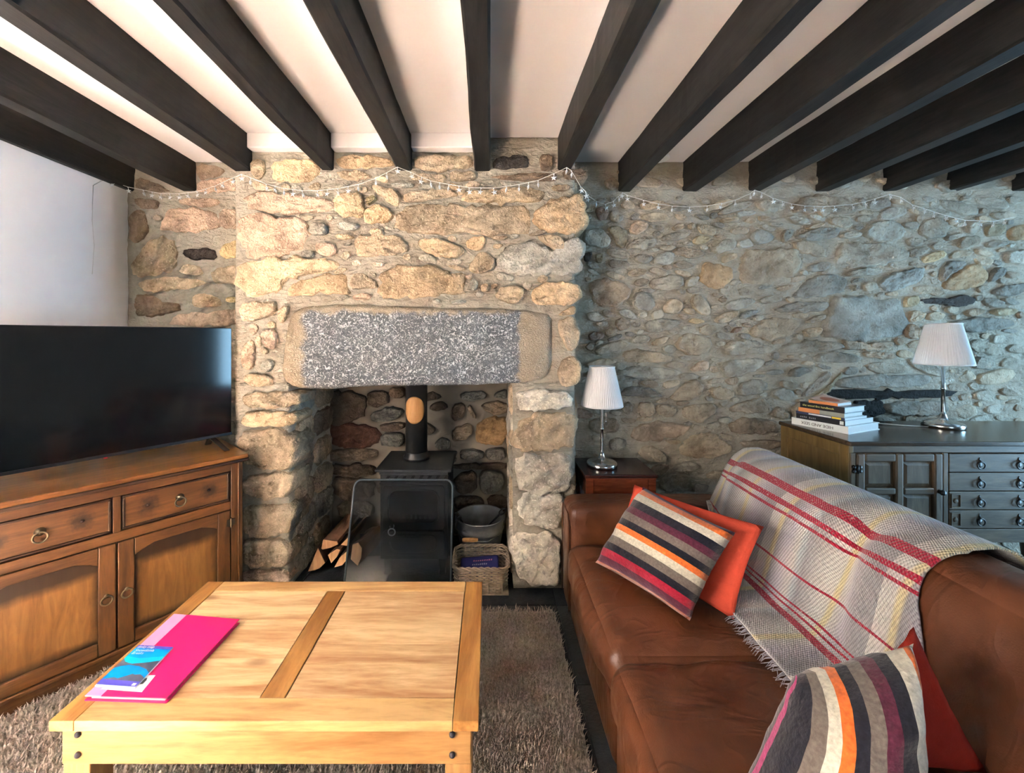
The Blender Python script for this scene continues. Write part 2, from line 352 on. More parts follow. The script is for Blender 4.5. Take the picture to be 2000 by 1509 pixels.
def cushmat(name, redcol=RED, alt=False):
    m, nt, b = nm(name); uv = nd(nt, 'UVMap'); sp = nd(nt, 'SeparateXYZ', {0: uv.outputs[0]})
    seq = [(0.0, PLUM), (0.035, ORG), (0.10, CREAM), (0.185, NAVY), (0.275, PLUM), (0.355, GREY), (0.44, NAVY), (0.515, ORG), (0.575, CREAM), (0.66, GREY), (0.745, NAVY), (0.82, redcol), (0.90, PLUM), (0.97, ORG)]
    if alt: seq = [(0.0, CREAM), (0.035, ORG), (0.085, CREAM), (0.215, NAVY), (0.33, PLUM), (0.44, GREY), (0.55, NAVY), (0.645, ORG), (0.73, CREAM), (0.82, GREY), (0.905, NAVY), (0.99, redcol)]
    v = ocoord(nt); n = noi(nt, v, 130, 3); n2 = noi(nt, v, 18, 3)
    col = ramp(nt, sp.outputs[1], seq, 'CONSTANT')
    col = mixc(nt, 1.0, col, ramp(nt, n, [(0.25, 0.7), (0.75, 1.25)]), 'MULTIPLY')
    setc(nt, b, col); b.inputs['Roughness'].default_value = 0.95; b.inputs['Specular IOR Level'].default_value = 0.1; b.inputs['Sheen Weight'].default_value = 0.3
    bump(nt, b, mth(nt, 'ADD', mth(nt, 'MULTIPLY', n, 0.3), n2), 0.3, 0.02); return m
m_cush = cushmat('striped_wool'); m_cush2 = cushmat('striped_wool_magenta', (0.30, 0.02, 0.12), True)
def throwmat():
    m, nt, b = nm('woven_throw'); uv = nd(nt, 'UVMap'); sp = nd(nt, 'SeparateXYZ', {0: uv.outputs[0]}); U, V = sp.outputs[0], sp.outputs[1]
    fu = mth(nt, 'FRACT', mth(nt, 'MULTIPLY', U, 1/0.42))
    L = (0.54, 0.525, 0.50); G = (0.31, 0.30, 0.315); Yl = (0.60, 0.53, 0.32); Bl = (0.42, 0.47, 0.50); Lv = (0.43, 0.41, 0.46)
    base = ramp(nt, fu, [(0.0, L), (0.09, L), (0.11, Yl), (0.135, Yl), (0.155, G), (0.26, Lv), (0.34, L), (0.38, Bl), (0.43, G), (0.58, L), (0.635, L), (0.655, Yl), (0.68, Yl), (0.70, L), (0.80, Lv), (0.90, G)], 'LINEAR')
    Z = 0.0
    mk = ramp(nt, V, [(0, Z), (0.146, 1.0), (0.172, Z), (0.190, 1.0), (0.198, Z), (0.210, 1.0), (0.215, Z), (0.302, 1.0), (0.312, Z), (0.452, 1.0), (0.458, Z), (0.472, 1.0), (0.484, Z), (0.512, 1.0), (0.540, Z)], 'CONSTANT')
    w1 = mth(nt, 'SINE', mth(nt, 'MULTIPLY', mth(nt, 'ADD', U, mth(nt, 'MULTIPLY', V, 0.5)), 2*math.pi/0.009)); w2 = mth(nt, 'SINE', mth(nt, 'MULTIPLY', V, 2*math.pi/0.010))
    wv = mth(nt, 'MULTIPLY', w1, w2)
    nz = noi(nt, nd(nt, 'Mapping', {'Vector': uv.outputs[0], 'Scale': (1, 1, 1)}).outputs[0], 160, 2)
    red = mixc(nt, ramp(nt, nz, [(0.60, 0.0), (0.68, 1.0)]), (0.36, 0.012, 0.04), (0.55, 0.35, 0.32))
    col = mixc(nt, mk, base, red)
    col = mixc(nt, 1.0, col, ramp(nt, mth(nt, 'ADD', mth(nt, 'MULTIPLY', wv, 0.5), 0.5), [(0.0, 0.5), (0.35, 0.95), (1.0, 1.15)]), 'MULTIPLY')
    setc(nt, b, col); b.inputs['Roughness'].default_value = 0.95; b.inputs['Specular IOR Level'].default_value = 0.1; b.inputs['Sheen Weight'].default_value = 0.3
    bump(nt, b, mth(nt, 'ADD', wv, nz), 0.5, 0.006); return m
m_throw = throwmat()
m_fringe = plain('fringe_yarn', (0.30, 0.30, 0.34), 0.95, 0, 0.8, 90, 0)
def drawermat():
    m, nt, b = nm('oak_drawer'); v = ocoord(nt, (1.4, 12, 12)); n = noi(nt, v, 2.5, 5, 0.6, 0.8); tc = nd(nt, 'TexCoord')
    col = ramp(nt, n, [(0.34, (0.060, 0.022, 0.006)), (0.66, (0.17, 0.070, 0.019))])
    nz = noi(nt, ocoord(nt), 60, 3)
    for p in ((0.10, 0, 0.617), (0.315, 0, 0.617), (-0.10, 0, 0.617), (-0.315, 0, 0.617)):
        d = nd(nt, 'VectorMath', {0: tc.outputs['Object'], 1: p}, operation='DISTANCE').outputs['Value']
        f = ramp(nt, mth(nt, 'ADD', d, mth(nt, 'MULTIPLY', mth(nt, 'SUBTRACT', nz, 0.5), 0.05)), [(0.0, 0.95), (0.018, 0.75), (0.045, 0.0)])
        col = mixc(nt, f, col, (0.016, 0.008, 0.004))
    setc(nt, b, col); b.inputs['Roughness'].default_value = 0.4; bump(nt, b, n, 0.1, 0.003); return m
m_drawer = drawermat()

# ------------------------------------------------------------------ room shell
YC, YR, YF = 2.12, 2.42, 2.70      # chimney front, recess walls, back of the fireplace
def wallmesh(mb, a0, a1, b0, b1, y, thick, step=0.026, amp=0.007):
    na = max(2, int((a1-a0)/step)); nb = max(2, int((b1-b0)/step)); vs = []; fs = []; idx = {}
    for j in range(nb+1):
        for i in range(na+1):
            x = a0+(a1-a0)*i/na; z = b0+(b1-b0)*j/nb
            d = noise.noise((x*4, z*9, y*3))*amp + noise.noise((x*12, z*26, y))*amp*0.7 + noise.noise((x*30, z*45, y))*amp*.35
            if z < 0.02: d = 0
            idx[i, j] = len(vs); vs.append((x, y-d, z))
    for j in range(nb):
        for i in range(na): fs.append((idx[i,j], idx[i+1,j], idx[i+1,j+1], idx[i,j+1]))
    loop = [(i,0) for i in range(na)]+[(na,j) for j in range(nb)]+[(i,nb) for i in range(na,0,-1)]+[(0,j) for j in range(nb,0,-1)]
    bk = []
    for q in loop:
        p = vs[idx[q]]; bk.append(len(vs)); vs.append((p[0], y+thick, p[2]))
    n = len(loop)
    for k in range(n): fs.append((idx[loop[k]], bk[k], bk[(k+1) % n], idx[loop[(k+1) % n]]))
    fs.append(tuple(bk)); mb.add(vs, fs)
XJ0, XJ1, XA, XB, ZL = -1.06, 0.13, -1.345, 0.455, 1.09
o = MB(); wallmesh(o, XB-0.05, XR, 0, ZC, YR, 0.3, amp=.011); wallmesh(o, XL, XA+0.05, 0, ZC, YR, 0.3)
wall_back = struct(o.build('wall_back', m_mortar, smooth=True), 'rubble stone wall with pale mortar either side of the chimney breast')
o = MB(); wallmesh(o, XA, XJ0, 0, ZL, YC, 0.85); wallmesh(o, XJ1, XB, 0, ZL, YC, 0.85); wallmesh(o, XA, XB, ZL, ZC, YC, 0.2)
chim = struct(o.build('wall_chimney', m_mortar, smooth=True), 'projecting stone chimney breast around the fireplace opening')
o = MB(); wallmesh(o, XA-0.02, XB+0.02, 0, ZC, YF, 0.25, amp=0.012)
wfire = struct(o.build('wall_fireplace', m_sootshademortar, smooth=True), 'shadowed stone back of the fireplace recess')

def wall_with_hole(name, x0, x1, W, mat, label):
    y0, y1 = YB, 2.75; a, b, c, d = W; o = MB()
    o.box((x0, y0, 0), (x1, a, ZC)).box((x0, b, 0), (x1, y1, ZC)).box((x0, a, 0), (x1, b, c)).box((x0, a, d), (x1, b, ZC))
    return struct(o.build(name, mat), label)
wall_with_hole('wall_left', XL-0.28, XL, W1, m_white, 'smooth white painted plaster side wall above the television')
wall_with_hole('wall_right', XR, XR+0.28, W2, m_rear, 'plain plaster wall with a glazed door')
o = MB(); ya, yb = YB-.2, YB
o.box((XL-.28, ya, 0), (W3[0], yb, ZC)).box((W3[1], ya, 0), (XR+.28, yb, ZC)).box((W3[0], ya, 0), (W3[1], yb, W3[2])).box((W3[0], ya, W3[3]), (W3[1], yb, ZC))
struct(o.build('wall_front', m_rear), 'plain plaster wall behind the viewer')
o = MB(); f = .055; a, b, c, d = W3; ya, yb = YB-.1, YB-.05
o.box((a, ya, c), (b, yb, c+f)).box((a, ya, d-f), (b, yb, d)).box((a, ya, c+f), (a+f, yb, d-f)).box((b-f, ya, c+f), (b, yb, d-f)).box(((a+b)/2-.02, ya, c+f), ((a+b)/2+.02, yb, d-f))
e = struct(o.build('window_3', m_frame, bevel=.004), 'white framed window in the wall behind the viewer')
bx('pane', (a+f, YB-.078, c+f), (b-f, YB-.074, d-f), m_pane, e)
struct(bx('ceiling', (XL-0.28, YB-0.2, ZC), (XR+0.28, 3.0, ZC+0.12), m_ceil), 'white painted ceiling between black beams')
fl = struct(bx('floor', (XL-0.28, YB-0.2, -0.1), (XR+0.28, 3.0, -0.008), m_grout), 'dark slate tiled floor')
T = 0.45; tm = None; k = 0
for i in range(-6, 9):
    for j in range(-8, 3):
        x0, y0 = 0.336+i*T-T, 1.987+j*T
        if x0 > XR-0.1 or x0+T < XL or y0+T < -1.2: continue
        if tm is None:
            t = MB().box((0.003, 0.003, -0.012), (T-0.003, T-0.003, 0)).build('tile', m_slatefloor, fl, bevel=0.003, seg=1); tm = t.data
        else:
            t = bpy.data.objects.new('tile', tm); C.objects.link(t); t.parent = fl
            b = t.modifiers.new('bevel', 'BEVEL'); b.width = 0.003; b.segments = 1
        s = 0.8+R.random()*0.4; t.location = (x0, y0, 0); t.color = (0.030*s, 0.036*s, 0.042*s, 1)

def window(name, x, W, side, nx, nz, label):
    a, b, c, d = W; xf = x-0.10 if side < 0 else x+0.04
    o = MB(); f = 0.055
    o.box((xf, a, c), (xf+0.06, b, c+f)).box((xf, a, d-f), (xf+0.06, b, d)).box((xf, a, c+f), (xf+0.06, a+f, d-f)).box((xf, b-f, c+f), (xf+0.06, b, d-f))
    for i in range(1, nx): yy = a+(b-a)*i/nx; o.box((xf+0.01, yy-0.018, c+f), (xf+0.05, yy+0.018, d-f))
    for i in range(1, nz): zz = c+(d-c)*i/nz; o.box((xf+0.01, a+f, zz-0.015), (xf+0.05, b-f, zz+0.015))
    e = struct(o.build(name, m_frame, bevel=0.004), label)
    bx('pane', (xf+0.028, a+f, c+f), (xf+0.032, b-f, d-f), m_pane, e)
window('window_1', XL, W1, -1, 2, 2, 'white framed window in the side wall beside the viewer')
window('window_2', XR, W2, 1, 2, 1, 'white framed glazed door in the far side wall')

# beams ------------------------------------------------------------
ZB = 2.215
beams = [(-2.186, -2.145, YR, 'hard against the white wall'), (-1.86, -1.775, YR, 'second from the white wall'), (-1.353, -1.258, YC, 'meeting the outer edge of the chimney breast nearest the white wall'),
 (-0.891, -0.824, YC, 'above the outer part of the lintel, third from the chimney corner'), (-0.49, -0.408, YC, 'above the stove flue'), (-0.076, 0.005, YC, 'running straight overhead above the lintel end'),
 (0.364, 0.437, YC, 'at the chimney corner nearest the sofa'), (0.785, 0.860, YR, 'first over the recess wall, beside the small lamp'), (1.175, 1.265, YR, 'second over the recess wall'),
 (1.570, 1.655, YR, 'third over the recess wall'), (1.985, 2.07, YR, 'fourth over the recess wall, above the books'), (2.395, 2.476, YR, 'fifth over the recess wall, above the large lamp'),
 (2.777, 2.857, YR, 'sixth over the recess wall'), (3.168, 3.25, YR, 'last one showing at the picture edge')]
for bi, (x0, x1, ye, where) in enumerate(beams):
    o = MB(); n = 70; vs = []; fs = []; r = 0.008
    y1 = ye+0.06
    for i in range(n+1):
        y = YB+(y1-YB)*i/n
        drift = (ye-y)*0.012 if x0 > 0 else 0
        pr = [(x0, ZC+0.02), (x0, ZB+r), (x0+r, ZB), (x1-r, ZB), (x1, ZB+r), (x1, ZC+0.02)]
        for q, (x, z) in enumerate(pr):
            a = noise.noise((x*9+bi*5, y*2.2, z*9))*0.006+noise.noise((x*9, y*9, z*9+bi))*0.0025
            c_ = noise.noise((x*3+bi*3, y*1.6, 4))*0.007 if 0 < q < 5 else 0
            vs.append((x+drift+a if bi else min(x+a, -2.14), y, z+c_))
    for i in range(n):
        for q in range(5): fs.append((i*6+q, i*6+q+1, (i+1)*6+q+1, (i+1)*6+q))
        fs.append((i*6+5, i*6, (i+1)*6, (i+1)*6+5))
    fs.append((0,1,2,3,4,5)); fs.append(tuple(range(n*6+5, n*6-1, -1)))
    o.add(vs, fs); b = o.build('ceiling_beam', m_beam)
    tag(b, 'black stained ceiling beam, '+where, 'beam', 'black ceiling beams', 'structure')
for i, (a, b) in enumerate(((-1.258, -0.891), (-0.824, -0.49), (-0.408, -0.076))):
    o = struct(bx('trim_%d' % (i+1), (a+0.004, YC-0.055, 2.312), (b-0.004, YC+0.02, ZC), m_ceil, bevel=0.006), 'white painted boxed ledge between beams, %s from the white wall' % ('first', 'second', 'third')[i])

# ------------------------------------------------------------------ stones
MORT = Vector((.42,.37,.295))
PAL = {'t': (.42,.33,.235), 's': (.52,.385,.25), 'o': (.50,.31,.15), 'p': (.46,.345,.265), 'b': (.25,.185,.135), 'g': (.31,.295,.26), 'd': (.055,.045,.04),
       'l': (.17,.185,.19), 'L': (.44,.43,.385), 'r': (.20,.095,.065), 'y': (.50,.38,.21), 'v': (.25,.205,.12), 'u': (.29,.33,.34), 'k': (.012,.012,.012), 'w': (.60,.55,.48)}
CROPS = {'L': (240,260,400/1372), 'M': (620,280,.27), 'N': (450,560,.35), 'F': (450,700,.35), 'A': (1110,360,340/1509), 'B': (1430,360,340/1509), 'D': (1700,340,300/1415), 'E': (1110,660,.22), 'G': (1450,620,.2)}
def smoothpoly(p, it=2):
    for _ in range(it):
        q = []
        for i in range(len(p)):
            a, b = p[i], p[(i+1) % len(p)]
            q += [a*0.78+b*0.22, a*0.22+b*0.78]
        p = q
    return p
def resample(p, n):
    L = [0]
    for i in range(len(p)): L.append(L[-1]+(p[(i+1) % len(p)]-p[i]).length)
    out = []; k = 0
    for i in range(n):
        t = L[-1]*i/n
        while L[k+1] < t: k += 1
        f = (t-L[k])/max(1e-9, L[k+1]-L[k]); out.append(p[k].lerp(p[(k+1) % len(p)], f))
    return out
def stone(parent, pts, N, depth, col, embed=0.015, mat=None, n=22, rough=0.42, join=None):
    if mat is m_slate and max(col) > .06: col = Vector(col).lerp(MORT, .38)
    if n == 14 and mat is not m_back: col = Vector(col).lerp(MORT, .35)
    if mat in (None, m_stone): col = Vector((min(.8, q*1.28) for q in col))
    if mat is m_back: col = Vector(col)*.62  # fireplace stones darkened for soot and for the shade of the recess
    N = Vector(N); p = resample(smoothpoly([Vector(q) for q in pts], 1 if n > 16 else 2), n)
    c = sum(p, Vector())/n; per = sum((p[i]-p[i-1]).length for i in range(n)); sz = per/6
    tilt = Vector((R.uniform(-1,1), R.uniform(-1,1), R.uniform(-1,1)))*0.10
    p = [q+(q-c).normalized()*(noise.noise(q*30)*sz*0.16+noise.noise(q*75)*sz*0.07) for q in p]
    big = n > 24
    rings = [(1.10, -embed), (1.07, 0.10), (1.03, 0.60), (0.97, 0.92)] + ([(0.88, 1.0), (0.76, 1.0), (0.63, 1.0), (0.50, 1.0), (0.36, 1.0), (0.2, 1.0)] if big else [(0.84, 1.0), (0.66, 1.0), (0.38, 1.0)])
    vs = []; fs = []
    for k, (s, h) in enumerate(rings):
        for q in p:
            v = c+(q-c)*s
            if k == 0: hh = h
            else:
                fr = 1.0 if k > 2 else 0.35
                w3 = Vector((v.x, v.y, v.z*1.8))
                cr = noise.noise(w3*16)+0.7*noise.noise(w3*38)+0.5*noise.noise(w3*85) - 0.5*max(0, .25-abs(noise.noise(w3*11+Vector((3, 1, 2)))))*4*(0.6 if big else .3)
                hh = depth*h + depth*rough*fr*cr + max(-.35*depth, min(.35*depth, (v-c).dot(tilt)))*(1 if k > 1 else .4)
                hh = max(0.001 if k < 2 else depth*.22, hh)
            vs.append(v+N*hh)
    vs.append(c+N*depth*(1.05+rough*0.3*noise.noise(c*22)))
    for k in range(len(rings)-1):
        for i in range(n):
            j = (i+1) % n; fs.append((k*n+i, k*n+j, (k+1)*n+j, (k+1)*n+i))
    m = (len(rings)-1)*n
    for i in range(n): fs.append((m+i, m+(i+1) % n, len(vs)-1))
    fs.append(tuple(range(n))[::-1])
    jj = R.uniform(0.84, 1.16); hu = R.uniform(-.03, .03); col = (col[0]*jj*(1+hu), col[1]*jj, col[2]*jj*(1-hu)); j = lambda x: min(1, max(0, x))
    if join is not None: join.add(vs, fs); return
    return MB().add(vs, fs).build('stone', mat or m_stone, parent, smooth=True, col=[j(x) for x in col])

used = []          # pixel outlines already taken: (poly, bbox, wall)
def inside(poly, x, y):
    r = False; n = len(poly); j = n-1
    for i in range(n):
        xi, yi = poly[i]; xj, yj = poly[j]
        if (yi > y) != (yj > y) and x < (xj-xi)*(y-yi)/(yj-yi)+xi: r = not r
        j = i
    return r
def pxstone(crop, col, *pts):
    ox, oy, s = CROPS[crop]; P = [(ox+a*s, oy+b*s) for a, b in pts]
    xs = [a for a, b in P]; ys = [b for a, b in P]; cx, cy = sum(xs)/len(xs), sum(ys)/len(ys)
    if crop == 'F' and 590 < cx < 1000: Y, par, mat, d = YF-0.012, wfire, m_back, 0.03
    elif (crop in 'LMNF') and (cx > 470 and cx < 1140): Y, par, mat, d = YC, chim, m_stone, 0.026
    else: Y, par, mat, d = YR, wall_back, m_slate, 0.019
    if crop == 'L' and cx < 470: mat = m_stone
    edge = par is chim and (max(xs) > 1095 or min(xs) < 490 or (cy > 745 and (max(xs) > 560)))
    if par is chim and cy > 755: d = 0.04
    used.append((P, (min(xs), min(ys), max(xs), max(ys)), par.name))
    stone(par, [onY(a, b, Y) for a, b in P], (0, -1, 0), d*R.uniform(.8, 1.25), PAL[col], 0.16 if edge else 0.015, mat, n=44 if (max(xs)-min(xs)) > 55 else 22)

S = pxstone
# left recess
S('L','b',(60,530),(130,520),(165,600),(150,700),(90,740),(55,700)); S('L','t',(80,850),(150,740),(260,700),(350,730),(370,880),(300,930),(90,960),(70,900))
S('L','d',(415,775),(615,770),(630,840),(480,850),(415,815)); S('L','y',(650,790),(700,740),(785,715),(785,830),(690,840)); S('L','t',(600,950),(650,900),(785,885),(785,1005),(640,1010))
S('L','t',(380,940),(430,880),(510,885),(545,955)); S('L','p',(280,600),(300,520),(440,500),(640,540),(640,640),(420,665),(280,650)); S('L','p',(655,520),(785,510),(785,640),(660,640))
S('L','b',(90,1090),(180,1080),(260,1130),(390,1150),(390,1190),(120,1240),(85,1180)); S('L','t',(470,1090),(560,1070),(650,1110),(650,1160),(480,1170)); S('L','y',(700,1100),(770,1100),(775,1130),(710,1135))
S('L','p',(340,1220),(560,1200),(785,1180),(785,1290),(330,1290)); S('L','t',(100,990),(380,965),(560,1000),(460,1040),(180,1065)); S('L','b',(90,430),(260,460),(240,515),(100,500))
S('L','p',(380,440),(640,440),(650,480),(560,495),(390,480)); S('L','p',(500,330),(730,300),(800,380),(600,400),(500,390)); S('L','b',(90,290),(250,345),(330,400),(100,390)); S('L','b',(500,200),(680,240),(640,295),(500,320))
# chimney, upper part
S('L','t',(870,190),(940,180),(960,250),(930,310),(875,300)); S('L','s',(1010,210),(1100,190),(1290,185),(1320,290),(1240,330),(1020,320))
S('L','p',(835,440),(960,400),(1250,430),(1396,450),(1396,530),(1100,545),(850,500)); S('L','p',(795,600),(820,555),(940,550),(990,575),(1130,565),(1230,610),(1240,700),(1180,770),(1080,810),(850,830),(800,720))
S('L','s',(790,900),(1000,840),(1372,850),(1450,870),(1440,910),(1372,925),(1110,975),(1070,1010),(1060,1080),(830,1085),(795,1000)); S('L','s',(1120,1060),(1160,1000),(1372,945),(1480,955),(1510,1000),(1505,1080),(1372,1075),(1200,1090),(1130,1085))
S('L','t',(790,1170),(820,1130),(1000,1130),(1040,1150),(1000,1220),(880,1260),(800,1250)); S('L','t',(1050,1190),(1110,1150),(1120,1200),(1080,1270),(1050,1260)); S('L','p',(940,1340),(980,1310),(1035,1330),(1040,1400),(1010,1455),(960,1420))
S('L','p',(1290,740),(1372,735),(1420,750),(1440,790),(1400,820),(1320,810)); S('L','g',(1200,790),(1280,790),(1280,830),(1210,840)); S('L','g',(1260,600),(1372,610),(1370,680),(1260,690)); S('L','t',(880,320),(1050,380),(1000,400),(880,380))
S('M','s',(115,415),(170,360),(300,365),(330,430),(340,510),(300,530),(160,530),(130,470)); S('M','s',(340,530),(370,480),(420,460),(510,470),(560,540),(500,575),(350,575)); S('M','t',(390,310),(450,305),(570,350),(600,400),(580,460),(500,420),(430,350))
S('M','v',(360,400),(410,380),(435,410),(390,440),(360,450)); S('M','t',(630,370),(780,345),(950,335),(1000,345),(1010,380),(900,400),(660,430),(630,410)); S('M','s',(1060,370),(1150,350),(1480,320),(1620,340),(1630,380),(1580,420),(1480,425),(1060,425))
S('M','t',(605,530),(640,480),(800,450),(1500,455),(1530,500),(1530,590),(1480,640),(1250,655),(1060,660),(960,650),(780,640),(650,640),(600,600)); S('M','s',(1570,530),(1650,440),(1760,390),(1900,360),(1945,480),(1930,600),(1860,655),(1700,640),(1590,600))
S('M','t',(280,720),(320,660),(350,680),(560,665),(640,720),(660,770),(600,800),(480,800),(330,830),(290,800)); S('M','s',(725,720),(760,685),(900,690),(960,730),(1040,750),(1050,790),(1000,830),(880,815),(770,780)); S('M','s',(1080,710),(1120,680),(1200,675),(1215,710),(1190,770),(1090,770))
S('M','t',(1590,680),(1640,665),(1775,680),(1780,775),(1720,775),(1640,725)); S('M','g',(1800,700),(1870,690),(1915,750),(1920,880),(1870,940),(1400,945),(1310,900),(1300,850),(1340,770),(1440,720),(1580,725),(1700,800),(1790,800)); S('M','t',(1095,880),(1150,800),(1230,785),(1285,850),(1270,910),(1190,945),(1110,930))
S('M','s',(460,1000),(510,890),(840,890),(930,930),(1040,950),(1055,1000),(1040,1080),(960,1090),(560,1120),(465,1100)); S('M','t',(240,1000),(260,940),(330,945),(430,1000),(440,1040),(330,1055),(245,1045)); S('M','p',(260,1100),(330,1085),(395,1090),(380,1130),(270,1135))
S('M','g',(1100,1000),(1130,975),(1165,1010),(1150,1060),(1110,1060)); S('M','t',(1180,1030),(1230,1010),(1250,1040),(1230,1070),(1190,1070)); S('M','b',(1255,1020),(1310,1015),(1290,1050),(1260,1050)); S('M','t',(1280,1110),(1350,1030),(1480,1040),(1500,1130),(1420,1165),(1350,1150))
S('M','s',(1550,1130),(1570,1060),(1680,1000),(1840,1000),(1890,1060),(1905,1120),(1820,1165),(1600,1165)); S('M','g',(830,1130),(880,1125),(890,1160),(840,1160)); S('M','g',(960,1140),(1080,1130),(1060,1160),(970,1165)); S('M','t',(130,660),(250,665),(270,690),(150,700)); S('M','g',(150,575),(300,580),(290,630),(170,630))
S('M','t',(1260,680),(1380,675),(1360,700),(1270,705)); S('M','t',(150,215),(330,205),(410,245),(330,270),(180,260)); S('M','t',(690,235),(900,228),(930,260),(900,285),(700,270)); S('M','t',(960,220),(1150,210),(1150,260),(980,280)); S('M','b',(1240,240),(1600,230),(1740,240),(1700,275),(1400,270))
S('M','d',(1270,150),(1300,105),(1480,95),(1540,130),(1490,180),(1290,185)); S('M','b',(1610,100),(1690,95),(1700,190),(1630,200),(1610,150)); S('M','t',(710,110),(900,90),(1100,100),(1110,180),(900,195),(720,190)); S('M','s',(150,110),(400,90),(530,130),(540,170),(180,190)); S('M','g',(540,300),(700,300),(690,320),(560,320))
S('M','b',(1770,200),(1935,190),(1945,270),(1780,260)); S('M','t',(1700,310),(1830,310),(1820,345),(1700,345))
# chimney, beside the lintel and piers
S('N','p',(80,330),(130,290),(150,380),(130,450),(90,460),(70,400)); S('N','t',(85,490),(190,480),(240,510),(230,550),(100,550)); S('N','g',(185,420),(230,400),(250,440),(220,475),(190,470)); S('N','t',(1825,200),(1900,170),(1945,200),(1945,330),(1880,360),(1850,300)); S('N','t',(1825,460),(1870,390),(1950,400),(1950,520),(1900,555),(1835,530))
S('N','t',(1830,150),(1920,100),(1930,150),(1850,165))
S('F','t',(85,230),(120,190),(330,180),(400,210),(380,260),(130,275)); S('F','s',(78,330),(110,290),(350,295),(378,330),(340,372),(120,375)); S('F','t',(50,450),(90,395),(360,405),(378,520),(350,610),(110,590),(60,520)); S('F','t',(85,690),(130,640),(340,635),(365,700),(340,750),(230,775),(100,750)); S('F','t',(80,850),(140,810),(365,815),(345,950),(250,985),(100,980)); S('F','t',(80,1050),(120,1005),(310,1000),(350,1080),(310,1150),(90,1150)); S('F','p',(80,1180),(320,1175),(340,1240),(80,1260))
S('F','w',(1600,200),(1640,175),(1870,180),(1895,210),(1890,270),(1620,295),(1600,250)); S('F','t',(1580,430),(1620,320),(1890,300),(1925,350),(1910,430),(1880,500),(1640,510),(1590,480)); S('F','w',(1600,650),(1610,540),(1870,535),(1905,590),(1890,680),(1850,730),(1620,735)); S('F','w',(1600,800),(1640,755),(1840,750),(1860,800),(1830,900),(1780,940),(1650,920)); S('F','w',(1580,1000),(1640,975),(1825,965),(1835,1230),(1700,1250),(1600,1190),(1578,1080))
# back of the fireplace
S('F','b',(440,190),(740,185),(750,330),(560,365),(440,300)); S('F','b',(770,180),(880,180),(885,255),(770,275)); S('F','b',(890,160),(975,160),(970,220),(890,210)); S('F','g',(780,310),(900,265),(965,290),(930,340),(800,350)); S('F','r',(560,375),(640,358),(820,385),(825,460),(760,490),(570,490)); S('F','b',(840,365),(970,355),(970,395),(845,405))
S('F','g',(840,420),(970,410),(970,490),(845,490)); S('F','t',(540,510),(820,500),(800,560),(560,580)); S('F','b',(540,595),(800,590),(800,650),(560,655)); S('F','b',(560,670),(700,665),(800,690),(790,780),(600,790)); S('F','t',(600,805),(790,800),(790,880),(610,890)); S('F','g',(1290,190),(1400,178),(1440,210),(1380,235),(1295,230)); S('F','g',(1480,190),(1540,170),(1545,225),(1470,215))
S('F','t',(1400,255),(1500,235),(1560,260),(1530,310),(1430,300)); S('F','b',(1240,260),(1300,250),(1310,320),(1240,350)); S('F','t',(1322,275),(1340,255),(1375,330),(1345,320)); S('F','o',(1370,400),(1390,350),(1470,330),(1540,330),(1540,470),(1380,475)); S('F','t',(1240,390),(1330,360),(1355,400),(1320,450),(1240,460)); S('F','g',(1280,520),(1360,500),(1415,530),(1400,560),(1290,560)); S('F','g',(1425,505),(1530,500),(1530,560),(1428,560))
S('F','b',(1250,660),(1370,625),(1370,740),(1280,755)); S('F','g',(1385,635),(1500,625),(1530,680),(1500,740),(1400,755)); S('F','b',(1240,590),(1540,580),(1540,610),(1260,618)); S('F','b',(1250,770),(1400,770),(1420,840),(1260,850)); S('F','b',(1430,770),(1540,765),(1540,850),(1440,850))
# right wall
S('A','r',(230,215),(300,195),(350,230),(335,310),(260,320)); S('A','g',(360,235),(440,240),(480,300),(420,340),(360,310)); S('A','v',(330,380),(460,370),(525,440),(490,550),(430,540),(380,450)); S('A','p',(530,360),(590,310),(680,330),(680,380),(620,430),(535,430)); S('A','g',(500,555),(540,490),(700,470),(760,475),(740,540),(600,560)); S('A','g',(130,410),(250,380),(330,420),(370,480),(330,540),(130,520))
S('A','t',(890,380),(940,345),(1000,355),(980,395),(910,410)); S('A','t',(1030,360),(1060,335),(1100,370),(1060,400)); S('A','y',(1080,480),(1120,445),(1220,450),(1240,475),(1170,515),(1090,520)); S('A','g',(1080,270),(1150,255),(1230,300),(1150,310)); S('A','t',(1320,300),(1380,285),(1470,295),(1440,330),(1330,330)); S('A','g',(1240,570),(1300,500),(1420,475),(1450,510),(1420,570),(1280,600)); S('A','b',(910,580),(960,545),(1080,560),(1170,590),(1150,630),(1080,640),(960,620))
S('A','t',(510,770),(560,730),(660,735),(670,770),(600,800),(520,800)); S('A','g',(700,850),(760,810),(940,790),(1000,830),(970,890),(850,920),(720,900)); S('A','g',(1015,830),(1090,790),(1135,800),(1090,880),(1010,890)); S('A','o',(1160,690),(1250,680),(1440,745),(1370,890),(1240,900),(1150,820)); S('A','b',(200,860),(250,800),(380,830),(530,890),(520,980),(400,1060),(250,1060),(190,960)); S('A','g',(550,1000),(600,930),(720,960),(750,1040),(700,1090),(580,1080))
S('A','t',(830,1060),(870,1000),(960,1000),(990,1060),(950,1120),(840,1120)); S('A','t',(1050,1030),(1070,950),(1150,970),(1220,1040),(1220,1140),(1120,1120)); S('A','b',(1290,1000),(1340,960),(1380,990),(1340,1030)); S('A','t',(1260,1170),(1340,1110),(1480,1090),(1420,1170),(1290,1210)); S('A','b',(400,1190),(460,1150),(530,1180),(530,1250),(440,1270)); S('A','g',(650,1230),(690,1180),(900,1170),(980,1190),(880,1260),(700,1290)); S('A','y',(1030,1190),(1100,1155),(1190,1190),(1110,1210))
